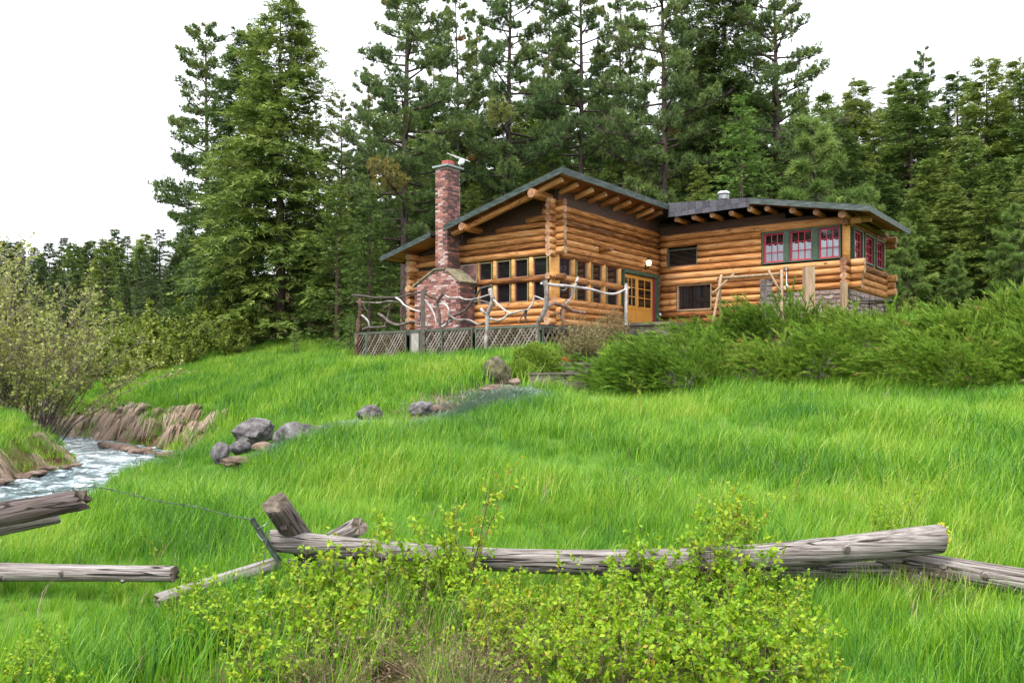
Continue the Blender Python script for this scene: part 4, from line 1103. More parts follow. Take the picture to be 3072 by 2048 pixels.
rock(722, 1345, 60, 40, 16.7, 'rock', 'small dark rock below the large lichen-spotted boulder', 8)
rock(788, 1345, 66, 36, 16.8, 'brown_rock', 'reddish brown rock below the large lichen-spotted boulder', 9)
rock(708, 1386, 90, 34, 15.9, 'brown_rock', 'pale flat rock beside the narrow upright rock', 14)
rock(970, 1292, 70, 30, 17.8, 'brown_rock', 'low tan rock half hidden by the blue juniper mat', 15)
rock(1062, 1278, 66, 34, 18.3, 'rock', 'low rounded grey rock behind the blue juniper mat', 16)
rock(1112, 1242, 80, 46, 19.0, 'rock', 'pale grey lichened rock in the grass above the blue juniper mat', 17)
rock(1268, 1226, 72, 48, 19.6, 'rock', 'pointed brown-grey rock on the dry bank', 18, tilt=-.2)
rock(1310, 1226, 40, 22, 19.6, 'brown_rock', 'small tan rock touching the pointed rock', 19)
rock(1346, 1222, 32, 20, 19.8, 'rock', 'small dark rock at the end of the rock row', 20)
rock(1480, 1168, 80, 26, 20.8, 'brown_rock', 'flat brown stone slab at the foot of the mossy boulder', 21)
rock(1545, 1145, 34, 20, 21.0, 'brown_rock', 'small pinkish stone beside the lower timber step', 22)
rock(840, 1378, 40, 30, 16.0, 'rock', 'small blue-grey stone at the lower tip of the juniper mat', 25)
for i in range(26):                                  # cobbles along the far water's edge
    t = i / 25; px = 300 + 220 * t + rng.uniform(-12, 12); Y = 29.6 - 4.6 * t + rng.uniform(-.4, .4)
    X = (px - HX) / F * Y; zz = WATER_Z + .03 + rng.uniform(0, .06)
    s = rng.uniform(.09, .26)
    o = bpy.data.objects.new('creek_stone', rock_mesh('creek_stone', s * 1.3, s, s * .55, 'brown_rock', 100 + i, 2)); o.location = (X, Y, zz); o.rotation_euler = (0, 0, rng.uniform(0, 6)); link(o)
    tag(o, 'small brown stone at the water\'s edge under the dry grass bank', 'rock', 'stones along the creek edge')
for i in range(14):
    Y = 18.3 + i * .33; X = -11.95 - .03 * (Y - 18) + rng.uniform(-.2, .2); s = rng.uniform(.07, .17)
    o = bpy.data.objects.new('creek_stone', rock_mesh('creek_stone', s * 1.4, s, s * .5, 'brown_rock', 200 + i, 2)); o.location = (X, Y, WATER_Z + .06 + rng.uniform(0, .08)); link(o)
    tag(o, 'small stone at the foot of the grassy bank across the creek', 'rock', 'stones under the grassy creek bank')

# ------------------------------------------------------------------ tumbled log fence
GW = [M['grey_wood'], M['grey_end']]
def fence(px0, py0, Y0, px1, py1, Y1, d0, d1, label, name='fence_rail', knots=0, bend=0.0, ragged=0.02, wob=.05, mats=None):
    mats = mats or GW
    a, b = W(px0, py0, Y0), W(px1, py1, Y1)
    r0, r1 = d0 / F * Y0 / 2, d1 / F * Y1 / 2
    L = (b - a).length
    base = empty(name, (a + b) / 2); tag(base, label, 'fence log')
    off = tuple(-v for v in base.location)
    make_log('timber', a, b, r0, r1, base, mats, off=off, sides=20, wob=wob, bend=bend, ragged=ragged, seg=max(10, int(L / .12)))
    for k in range(knots):
        t = (k + .7) / (knots + .5); p = a + (b - a) * t; rr = r0 + (r1 - r0) * t
        an = random.uniform(-1.2, 1.4); dv = Vector((0.1, -math.cos(an), math.sin(an))); dv -= dv.dot((b - a).normalized()) * (b - a).normalized(); dv.normalize()
        m2 = MB(); m2.tube([p + dv * rr * .75, p + dv * rr * 1.05, p + dv * (rr * 1.22)], [rr * .42, rr * .30, rr * .2], 9, m=0, capm=1, wob=.08); m2.build('knot', mats, base, loc=off)
    return base
fence(-260, 1712, 7.9, 525, 1722, 7.5, 62, 46, 'long bleached log lying level with a knot on top', knots=4)
fence(-240, 1590, 7.6, 248, 1500, 7.9, 92, 66, 'cracked brown log with a broken rotten end by the creek', knots=1, ragged=.07, wob=.07, mats=[M['brown_wood'], M['grey_end']])
fence(-200, 1622, 7.8, 175, 1545, 8.5, 60, 48, 'grey log lying under the cracked brown log', ragged=.03)
fence(826, 1506, 7.35, 930, 1660, 7.9, 76, 80, 'thick sawn log end rising steeply from the fence corner', name='fence_post', knots=2, mats=[M['brown_wood'], M['grey_end']])
fence(985, 1622, 7.9, 1078, 1578, 7.6, 46, 58, 'short sawn grey log end poking out over the rail', name='fence_post')
mr = fence(818, 1618, 7.6, 2824, 1612, 7.4, 64, 84, 'longest grey fence rail with yellow lichen on its sawn end', knots=5, bend=-.0)
# sag the long rail in the middle as in the photograph
for o in mr.children:
    if o.name.startswith('timber'):
        me = o.data; L = max(v.co.x for v in me.vertices)
        for v in me.vertices: v.co.z -= .215 * math.sin(math.pi * min(max(v.co.x / L, 0), 1)) ** 1.0
        me.update()
    elif o.name.startswith('knot'):
        w_ = [v.co.x + mr.location.x + o.location.x + mr.location.x * 0 for v in o.data.vertices]
        xc = sum(v.co.x for v in o.data.vertices) / len(o.data.vertices); t = (xc - W(818, 0, 7.6).x) / (W(2824, 0, 7.4).x - W(818, 0, 7.6).x)
        o.location.z -= .215 * math.sin(math.pi * min(max(t, 0), 1))
fence(1900, 1712, 7.5, 2740, 1722, 7.7, 60, 74, 'dark shaded log lying beneath the longest rail', knots=2)
fence(2630, 1672, 7.75, 3330, 1792, 6.9, 62, 96, 'grey knotty log propped under the lichened rail end', knots=5)
fence(2600, 1668, 8.2, 2790, 1740, 7.5, 44, 50, 'short split log wedged at the crossing of the rails', name='fence_post')
fence(2745, 1712, 7.5, 2760, 1850, 7.6, 34, 40, 'thin upright stake under the crossing of the rails', name='fence_post')
fence(470, 1800, 7.0, 835, 1690, 7.7, 40, 46, 'thin grey pole slanting down into the leafy shrubs', knots=1)
fence(860, 1700, 7.8, 1280, 1722, 7.8, 44, 40, 'thin shaded pole under the unsawn end of the longest rail')
# yellow lichen on the rail end
M['lichen'] = simple_mat('yellow_lichen', [(0.3, (0.30, 0.28, 0.02)), (0.7, (0.48, 0.45, 0.05))], scale=30, rough=0.95)
lc = W(2826, 1612, 7.4); m2 = MB()
for k in range(60):
    a = random.uniform(-1.9, 1.9); rr = random.uniform(.085, .128); c = lc + Vector((random.uniform(-.008, .012), rr * math.sin(a) * .95 - .0, rr * math.cos(a)))
    s_ = random.uniform(.006, .014); m2.tube([c, c + Vector((.012, -.004, .004))], [s_, s_ * .5], 5)
tag(m2.build('lichen', M['lichen'], mr, loc=tuple(-v for v in mr.location)), kind='stuff')
# steel stake and barbed wire
a, b = W(757, 1552, 7.4), W(845, 1688, 7.55)
stk = empty('steel_stake', b); tag(stk, 'leaning notched steel stake with wire wound round it', 'stake')
so_ = tuple(-v for v in b); d = (b - a).normalized(); sd = Vector((.8, -.6, .3)); sd = (sd - sd.dot(d) * d).normalized(); td = d.cross(sd)
m2 = MB()
def bar(w0, w1, t0, t1, s0=0., s1=1.):
    c = []
    for s in (s0, s1):
        p = a + (b - a) * s
        c += [p + sd * w0 + td * t0, p + sd * w1 + td * t0, p + sd * w1 + td * t1, p + sd * w0 + td * t1]
    m2.poly(c[:4]); m2.poly(c[4:][::-1]); [m2.poly([c[i], c[(i + 1) % 4], c[4 + (i + 1) % 4], c[4 + i]]) for i in range(4)]
bar(-.028, .028, 0, .006); bar(-.004, .004, .006, .04)
for k in range(12): bar(-.012, .012, -.014, 0, .04 + k * .08, .065 + k * .08)
m2.build('shaft', M['old_green_steel'], stk, loc=so_)
wpts = [W(-120, 1395, 7.9), W(0, 1428, 7.8), W(85, 1470, 7.7), W(170, 1473, 7.7), W(270, 1460, 7.6), W(360, 1474, 7.6), W(480, 1503, 7.5), W(590, 1520, 7.5), W(690, 1546, 7.42), W(757, 1557, 7.4)]
wp = spline(wpts, 8); wire = empty('barbed_wire', wp[len(wp) // 2]); tag(wire, 'slack strand of barbed wire hanging from the steel stake', 'wire')
wo = tuple(-v for v in wire.location); m2 = MB(); m2.tube(wp, .0042, 5); m2.build('strand', M['old_green_steel'], wire, loc=wo)
for k in range(3, len(wp), 5):
    m2 = MB(); c = wp[k]; m2.tube([c + Vector((-.005, 0, -.022)), c + Vector((.005, 0, .022))], .003, 4); m2.tube([c + Vector((-.016, 0, .012)), c + Vector((.016, 0, -.012))], .003, 4); m2.build('barb', M['old_green_steel'], wire, loc=wo)
w2 = spline([W(772, 1585, 7.3), W(800, 1570, 7.35), W(830, 1540, 7.3), W(860, 1505, 7.28)], 6)
m2 = MB(); m2.tube(w2, .004, 5); m2.tube(spline([W(770, 1600, 7.32), W(790, 1620, 7.3), W(805, 1590, 7.3), W(795, 1640, 7.3), W(790, 1690, 7.3)], 6), .004, 5)
m2.build('loose_wire', M['steel'], stk, loc=so_)

# ------------------------------------------------------------------ foliage builders
def unit(v): return v / np.maximum(np.linalg.norm(v, axis=-1, keepdims=True), 1e-9)
def kites(P, D, N, L, Wd, bend=0.15):
    "leaf blades: base P, direction D, normal N, length L, half width Wd -> verts, quads"
    S = unit(np.cross(D, N)); n = len(P)
    V = np.empty((n, 4, 3))
    V[:, 0] = P
    V[:, 1] = P + D * (L * 0.45)[:, None] + S * Wd[:, None]
    V[:, 2] = P + D * L[:, None] - N * (L * bend)[:, None]
    V[:, 3] = P + D * (L * 0.45)[:, None] - S * Wd[:, None]
    return V.reshape(-1, 3), np.arange(4 * n).reshape(n, 4)
def needles(P, D, L, Wd, r_):
    "thin triangles"
    S = unit(np.cross(D, unit(r_.normal(size=P.shape)))); n = len(P)
    V = np.empty((n, 3, 3)); V[:, 0] = P - S * Wd[:, None]; V[:, 1] = P + S * Wd[:, None]; V[:, 2] = P + D * L[:, None]
    return V.reshape(-1, 3), np.arange(3 * n).reshape(n, 3)

def feather(P, D, N, L, nb, r_, wid=.05, spread=.75):
    "each spray: nb thin blades set herringbone along the twig"
    S = unit(np.cross(D, N)); n = len(P)
    m = (np.arange(nb) + .3)[None, :] / nb * .85 + r_.uniform(-.05, .05, (n, nb))
    sg = np.where(np.arange(nb) % 2 == 0, 1.0, -1.0)[None, :] * np.where(np.arange(nb) == nb - 1, .1, 1.0)[None, :]
    B = P[:, None] + D[:, None] * (L[:, None] * m)[..., None] - N[:, None] * (L[:, None] * .18 * m ** 2)[..., None]
    Dd = D[:, None] * .75 + S[:, None] * (sg * spread)[..., None] + r_.normal(size=(n, nb, 3)) * .18
    Ll = L[:, None] * (.62 - .38 * m) * r_.uniform(.75, 1.25, (n, nb))
    B = B.reshape(-1, 3); Dd = unit(Dd.reshape(-1, 3)); Ll = Ll.ravel(); Nn = unit(np.repeat(N, nb, 0) + r_.normal(size=(n * nb, 3)) * .5); Ss = unit(np.cross(Dd, Nn)); Wd = np.repeat(L, nb) * wid
    V = np.empty((n * nb, 3, 3)); V[:, 0] = B + Ss * Wd[:, None]; V[:, 1] = B - Ss * Wd[:, None]; V[:, 2] = B + Dd * Ll[:, None]
    return V.reshape(-1, 3), np.arange(3 * n * nb).reshape(-1, 3)

def fir_meshes(seed, H=20.0, R0=3.8, z0=1.2, nw=36, nb=7, dens=1.0, mat='fir', spread=0.8, droop=0.34, tuft=0.5, nf=8, wid=.062, tip=.02):
    r_ = np.random.default_rng(seed); random.seed(seed)
    P, D, N, L, Wd, T = [], [], [], [], [], []
    tm = MB(); pts, rads = [], []
    ph = r_.uniform(0, 6)
    for i in range(9):
        t = i / 8; pts.append((0.12 * math.sin(t * 3 + ph) * t * H / 20, 0.1 * math.cos(t * 2.3 + ph) * t * H / 20, -0.6 + (H + .4) * t)); rads.append(max(.012, H * .017 * (1 - t) ** .85))
    tm.tube(pts, rads, 9, wob=.05)
    for i in range(nw):
        t = ((i + r_.uniform(0, .8)) / nw) ** 0.80
        z = z0 + (H - z0) * t
        for b in range(nb if t < .9 else 6):
            az = r_.uniform(0, 2 * math.pi); bl = (R0 * (1 - t) ** spread + tip * H) * r_.uniform(.62, 1.18) * (0.75 + 0.25 * min(1, t * 6 + .5))
            el = 0.35 * t - 0.10 * (1 - t) + r_.uniform(-.1, .12)
            d = np.array([math.cos(az), math.sin(az), 0]); sd = np.array([-math.sin(az), math.cos(az), 0])
            ns = max(8, int((7 + 15 * bl / 3.8 * H / 20) * dens)); zz = z + r_.uniform(-.25, .25)
            s = r_.uniform(.12, 1.0, ns) ** .75
            base = np.outer(s * bl, d); base[:, 2] = zz + el * bl * s - droop * bl * s ** 2 * (1 - t * .6) + .10 * bl * s ** 4
            side = r_.choice([-1, 1], ns) * r_.uniform(.35, 1.0, ns)
            base += np.outer(side * r_.uniform(0, .30, ns) * bl * (1.2 - .8 * s), sd)
            dd = d[None] * r_.uniform(.45, 1.0, ns)[:, None] + sd[None] * side[:, None] * .75
            dd[:, 2] += r_.uniform(-.55, .12, ns) + .25 * t; base[:, 2] += r_.uniform(-.16, .10, ns) * bl * .5
            P.append(base); D.append(unit(dd)); nn = np.zeros((ns, 3)); nn[:, 2] = 1; nn += r_.normal(size=(ns, 3)) * .45; N.append(unit(nn))
            ll = tuft * r_.uniform(.65, 1.25, ns) * (H / 20) ** .5 * (1.05 - .35 * t); L.append(ll); Wd.append(ll * r_.uniform(.13, .24, ns)); bt = r_.uniform(-.14, .14)
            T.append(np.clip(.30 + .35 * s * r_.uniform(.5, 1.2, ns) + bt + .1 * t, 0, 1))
            if bl > .9 and r_.random() < .5:
                tm.tube([(0, 0, zz)] + [tuple(np.array([0, 0, zz]) * 0 + d * bl * q + np.array([0, 0, zz + el * bl * q - droop * bl * q * q * (1 - t * .6)])) for q in (.35, .75)], [.03 * H / 20, .018 * H / 20, .008], 3, cap=False)
    P, D, N, L, Wd, T = map(np.concatenate, (P, D, N, L, Wd, T))
    # leader
    k = 26; zz = r_.uniform(H - 1.4 * H / 20, H + .1, k); a = r_.uniform(0, 6.28, k)
    Pl = np.stack([0.12 * np.sin(3 + ph) + np.zeros(k), np.zeros(k) + .1 * np.cos(2.3 + ph), zz], 1); Dl = unit(np.stack([np.cos(a), np.sin(a), r_.uniform(.2, 1.0, k)], 1)); Ll = tuft * .6 * np.ones(k) * (H / 20) ** .5
    P = np.concatenate([P, Pl]); D = np.concatenate([D, Dl]); N = np.concatenate([N, unit(r_.normal(size=(k, 3)) + [0, 0, .5])]); L = np.concatenate([L, Ll]); Wd = np.concatenate([Wd, Ll * .2]); T = np.concatenate([T, np.full(k, .75)])
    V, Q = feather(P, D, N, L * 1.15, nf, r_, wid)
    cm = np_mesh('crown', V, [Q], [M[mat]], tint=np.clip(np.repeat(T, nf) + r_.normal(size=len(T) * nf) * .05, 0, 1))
    return tm.mesh('trunk', [M['trunk']], True), cm, H

def pine_meshes(seed, H=24.0, R0=3.6, z0=7.0, nbr=70, dens=1.0, mat='pine', trunk=.24, needle=.34, up=.3, taper=.5, wd=.026, nper=12):
    r_ = np.random.default_rng(seed); random.seed(seed)
    tm = MB(); ph = r_.uniform(0, 6); pts, rads = [], []
    lean = lambda z: np.array([.35 * math.sin(z / H * 2.4 + ph), .3 * math.cos(z / H * 2.1 + ph), 0]) * (z / H)
    for i in range(11):
        z = -0.6 + (H + .5) * i / 10; q = lean(z); pts.append((q[0], q[1], z)); rads.append(max(.015, trunk * (1 - i / 10) ** .75 + .01))
    tm.tube(pts, rads, 9, wob=.05)
    TP, TD, TT = [], [], []
    for i in range(nbr):
        t = (i + r_.uniform(0, 1)) / nbr; z = z0 + (H - z0) * t
        prof = (1 - t) ** taper * (.55 + .45 * min(1, t * 4))
        bl = (R0 * prof + .3) * r_.uniform(.55, 1.2); az = i * 2.4 + r_.uniform(-.5, .5)
        el = up * (t - .35) + r_.uniform(-.15, .25) + .1
        d = np.array([math.cos(az), math.sin(az), el]); d /= np.linalg.norm(d); sd = np.array([-math.sin(az), math.cos(az), 0]); o = lean(z) + np.array([0, 0, z])
        curve = lambda q: o + d * bl * q + np.array([0, 0, 1]) * (bl * (.16 * q * q - .10 * q))
        tm.tube([tuple(curve(q)) for q in (0, .4, .75, 1.0)], [.012 + .018 * bl * trunk / .24, .010 + .012 * bl * trunk / .24, .012, .008], 4, cap=False)
        nt = max(4, int(bl * 21 * dens)); btint = r_.uniform(-.15, .15); dead = r_.random() < .05 * (1.3 - t)
        for k in range(nt):
            q = r_.uniform(.25, 1.0) ** .7; sgn = r_.uniform(-1, 1)
            c = curve(q) + sd * sgn * bl * .34 * (1.1 - q * .6) + np.array([0, 0, r_.uniform(-.12, .30) * bl * .4])
            dd = d * .5 + sd * sgn * .6 + np.array([0, 0, r_.uniform(.1, .8)])
            TP.append(c); TD.append(dd / np.linalg.norm(dd)); TT.append(.97 if dead else np.clip(.42 + btint + r_.normal() * .13 + .15 * t, 0, .9))
            if r_.random() < .35: tm.tube([tuple(curve(max(q - .15, 0))), tuple(c)], [.010, .006], 3, cap=False)
    TP, TD, TT = np.array(TP), np.array(TD), np.array(TT); n = len(TP)
    P = np.repeat(TP, nper, 0) + r_.normal(size=(n * nper, 3)) * .035; D = unit(np.repeat(TD, nper, 0) * .75 + unit(r_.normal(size=(n * nper, 3))))
    Ls = needle * r_.uniform(.7, 1.25, n * nper)
    V, Tq = needles(P - D * .02, D, Ls, np.full(n * nper, wd), r_)
    cm = np_mesh('crown', V, [Tq], [M[mat]], tint=np.clip(np.repeat(TT, nper) + r_.normal(size=n * nper) * .06, 0, 1))
    return tm.mesh('trunk', [M['pine_trunk']], True), cm, H

TREES = []
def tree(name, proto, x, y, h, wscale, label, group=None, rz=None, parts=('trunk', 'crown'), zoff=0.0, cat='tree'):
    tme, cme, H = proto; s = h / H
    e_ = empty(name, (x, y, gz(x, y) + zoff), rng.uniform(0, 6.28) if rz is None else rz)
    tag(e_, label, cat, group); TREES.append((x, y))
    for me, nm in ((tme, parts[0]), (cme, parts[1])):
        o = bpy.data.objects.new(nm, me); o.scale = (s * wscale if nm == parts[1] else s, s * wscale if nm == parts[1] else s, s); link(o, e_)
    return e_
def tree_px(name, proto, px, Y, topy, ws, label, group=None, **kw):
    X = (px - HX) / F * Y; zb = gz(X, Y); h = (HY - topy) / F * Y - zb
    return tree(name, proto, X, Y, h, ws, label, group, **kw)

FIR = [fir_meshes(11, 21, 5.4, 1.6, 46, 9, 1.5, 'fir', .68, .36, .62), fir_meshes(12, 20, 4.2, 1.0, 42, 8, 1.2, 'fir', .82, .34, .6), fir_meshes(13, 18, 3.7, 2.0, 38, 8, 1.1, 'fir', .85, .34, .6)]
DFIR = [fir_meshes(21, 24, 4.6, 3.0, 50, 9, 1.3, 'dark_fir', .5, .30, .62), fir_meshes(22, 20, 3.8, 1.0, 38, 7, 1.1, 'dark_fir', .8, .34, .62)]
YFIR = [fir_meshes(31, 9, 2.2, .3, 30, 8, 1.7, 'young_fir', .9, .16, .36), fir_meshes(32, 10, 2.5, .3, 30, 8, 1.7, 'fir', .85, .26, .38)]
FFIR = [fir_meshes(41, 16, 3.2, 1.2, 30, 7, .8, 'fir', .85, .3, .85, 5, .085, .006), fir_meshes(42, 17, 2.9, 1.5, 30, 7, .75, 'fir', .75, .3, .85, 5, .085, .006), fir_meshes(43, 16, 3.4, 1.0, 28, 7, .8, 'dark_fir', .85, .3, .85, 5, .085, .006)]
PINE = [pine_meshes(51, 25, 5.2, 6.0, 84, 1.1, trunk=.30), pine_meshes(52, 25, 4.4, 6.0, 80, 1.1, trunk=.26), pine_meshes(53, 25, 4.2, 7.0, 76, 1.1, trunk=.24), pine_meshes(54, 22, 3.4, 4.0, 62, 1.0, trunk=.18)]
YPINE = [pine_meshes(61, 8, 2.0, .9, 52, 2.2, 'young_pine', .11, .30, .5, .7, .016, 14), pine_meshes(62, 9, 1.9, 1.6, 50, 2.0, 'young_pine', .10, .28, .5, .7, .016, 14)]

# named trees
tree_px('fir_tree', FIR[0], 842, 46, -25, .98, 'tallest dense green fir with branches sweeping almost to the ground')
tree_px('fir_tree', FIR[0], 745, 49, 95, .88, 'dense fir crowding the flank of the tallest fir', rz=2.2)
tree_px('pine_tree', PINE[1], 628, 54, 75, 1.0, 'slender open pine standing behind the dense firs')
tree_px('fir_tree', YFIR[1], 1108, 40, 585, 1.15, 'leafy green young fir beside the brick chimney')
tree_px('fir_tree', YFIR[1], 1010, 43, 560, 1.1, 'broad young fir between the tallest fir and the cabin', rz=1.0)
tree_px('fir_tree', YFIR[1], 950, 45.5, 620, 1.0, 'young fir at the skirt of the tallest fir', rz=3.0)
tree_px('fir_tree', YFIR[0], 884, 40, 965, .9, 'tiny bright fir seedling at the forest edge')
tree_px('fir_tree', YFIR[0], 1052, 38, 935, .8, 'little fir sapling close by the deck corner post', rz=2.0)
tree_px('pine_tree', PINE[0], 1215, 44, -190, .86, 'big pine with bare lower trunk rising behind the chimney', rz=.6)
tree_px('pine_tree', PINE[1], 1525, 47, -190, .85, 'tall pine with a straight brown trunk behind the roof slope')
tree_px('pine_tree', PINE[2], 1738, 50, -200, .85, 'tall pine rising behind the roof peak')
tree_px('pine_tree', PINE[1], 1992, 46, -230, .78, 'tall thin-trunked pine behind the valley of the two roofs', rz=1.6)
tree_px('pine_tree', PINE[3], 1370, 58, -20, .9, 'slim pine between the two tall straight pines', rz=.3)
tree_px('pine_tree', PINE[3], 1640, 62, -40, .9, 'slim pale pine far behind the roof peak', rz=2.5)
tree_px('pine_tree', PINE[3], 1868, 62, -30, .9, 'slim pine showing sky through its crown', rz=4.0)
tree_px('fir_tree', DFIR[0], 2170, 48, -70, .9, 'huge dark fir standing behind the stove pipe')
tree_px('fir_tree', DFIR[0], 2075, 54, 10, .75, 'dark fir just behind the huge dark fir', rz=2.5)
tree_px('pine_tree', PINE[0], 2330, 47, -150, .82, 'big pine with wide-reaching branches against the white sky', rz=3.6)
tree_px('fir_tree', YFIR[0], 2225, 39.5, 300, 1.06, 'bright pointed young fir rising over the wing roof')
tree_px('pine_tree', YPINE[0], 2462, 41, 360, 1.0, 'bushy bright young pine rising over the wing roof')
tree_px('pine_tree', YPINE[1], 2600, 45, 560, 1.0, 'small young pine peeping over the end of the wing roof')
tree_px('pine_tree', YPINE[1], 2722, 43, 665, 1.05, 'young pine with dark lower trunk just past the wing corner', rz=1.1)
tree_px('pine_tree', YPINE[0], 2860, 45, 760, .95, 'low young pine between two taller young pines', rz=2.2)
tree_px('pine_tree', YPINE[0], 3052, 39, 625, 1.05, 'broad young pine behind the tallest windswept juniper', rz=.8)
tree_px('pine_tree', YPINE[1], 2940, 47, 740, .95, 'young pine with forked top behind the junipers', rz=4.2)
tree_px('pine_tree', YPINE[0], 2690, 38.5, 800, .75, 'small pine sapling by the patio table', rz=5.0)
GR = 'conifers of the slope beyond the wing'
for px, Y, ty, k, ws in ((2570, 62, 240, 0, .95), (2690, 66, 245, 1, .9), (2735, 60, 215, 0, 1.0), (2872, 62, 222, 1, 1.0), (2958, 57, 182, 2, 1.0), (3060, 58, 182, 0, 1.0), (2640, 72, 335, 2, .9), (2822, 70, 330, 1, 1.),
                         (3120, 54, 170, 2, 1.), (2480, 68, 330, 0, .9), (2910, 52, 420, 2, 1.), (2785, 54, 480, 0, 1.), (3015, 64, 300, 1, 1.), (2540, 58, 400, 2, 1.), (2650, 52, 520, 0, 1.1), (3000, 50, 480, 0, 1.1), (2850, 50, 560, 2, 1.2), (2740, 49, 600, 1, 1.2), (2430, 56, 420, 0, 1.), (2960, 47, 560, 0, 1.2), (3110, 46, 480, 2, 1.2), (2580, 49, 600, 1, 1.2)):
    tree_px('fir_tree', FIR[k] if k else FIR[1], px, Y, ty, ws * 1.25, 'green fir in the dense stand past the wing roof', GR)
tree_px('pine_tree', PINE[3], 2775, 64, 150, .75, 'thin pine spire standing above the firs past the wing')
tree_px('pine_tree', PINE[3], 2685, 70, 235, .6, 'short thin pine spire among the firs past the wing')
# forest floor behind the cabin
r2 = np.random.default_rng(5)
for i in range(46):
    px = 860 + 1680 * (i + r2.uniform(.1, .9)) / 46; Y = r2.uniform(55, 84); ty = r2.uniform(400, 600) + (60 if px < 1300 else 0)
    tree_px('fir_tree', FFIR[int(r2.integers(0, 3))], px, Y, ty, 1.15, 'shaded fir in the wood behind the cabin', 'shaded firs behind the cabin')
for i in range(34):
    px = 1010 + 1560 * (i + r2.uniform(.1, .9)) / 34; Y = r2.uniform(58, 76); ty = r2.uniform(270, 430) + (90 if px < 1150 else 0)
    tree_px('fir_tree', (FFIR[0], FFIR[1], FIR[2])[i % 3], px, Y, ty, 1.2, 'taller fir showing between the pines behind the cabin', 'taller firs between the pines')
for i in range(9):
    px = (930, 1300, 1440, 1590, 1680, 1800, 1900, 1110, 1030)[i]; Y = r2.uniform(56, 72); ty = (330, 120, 60, 150, 90, 140, 60, 200, 290)[i]
    tree_px('pine_tree', PINE[3], px, Y, ty, .85, 'slim background pine showing sky between its tufts', 'slim pines behind the cabin')
for px, Y, ty in ((1160, 46, 640), (1260, 47, 600), (1420, 46, 560), (1480, 48, 520), (1600, 49, 470), (1660, 47, 450), (1830, 48, 480), (1900, 47, 500), (2010, 46, 540), (2100, 44, 500), (2350, 46, 470)):
    tree_px('fir_tree', YFIR[1], px, Y, ty, 1.1, 'young fir filling the gap under the tall pines', 'young firs under the pines')
# far wood to the left
for i in range(64):
    px = -140 + 800 * ((i * 0.618) % 1.0); Y = 78 + 60 * r2.random(); ty = 715 + r2.uniform(-30, 40) + (30 if px < 200 else 0) + (Y < 95) * r2.uniform(0, 130)
    tree_px('fir_tree', FFIR[int(r2.integers(0, 3))], px, Y, ty, 1.25, 'small far conifer on the wooded slope down the valley', 'far conifers down the valley')
for px, Y, ty in ((480, 60, 690), (560, 56, 640), (430, 66, 770), (380, 62, 860), (520, 53, 760), (600, 52, 800)):
    tree_px('fir_tree', DFIR[1], px, Y, ty, 1.1, 'shadowy fir at the edge of the far wood', 'shadowy firs at the wood edge')
# slope across the creek, seen mirrored in the front windows
for i in range(54):
    x = -30 - 24 * r2.random(); y = -24 + 58 * (i / 54)
    tree('fir_tree', FFIR[int(r2.integers(0, 3))], x, y, r2.uniform(15, 21), 1.3, 'conifer across the creek facing the cabin windows', 'conifers across the creek')

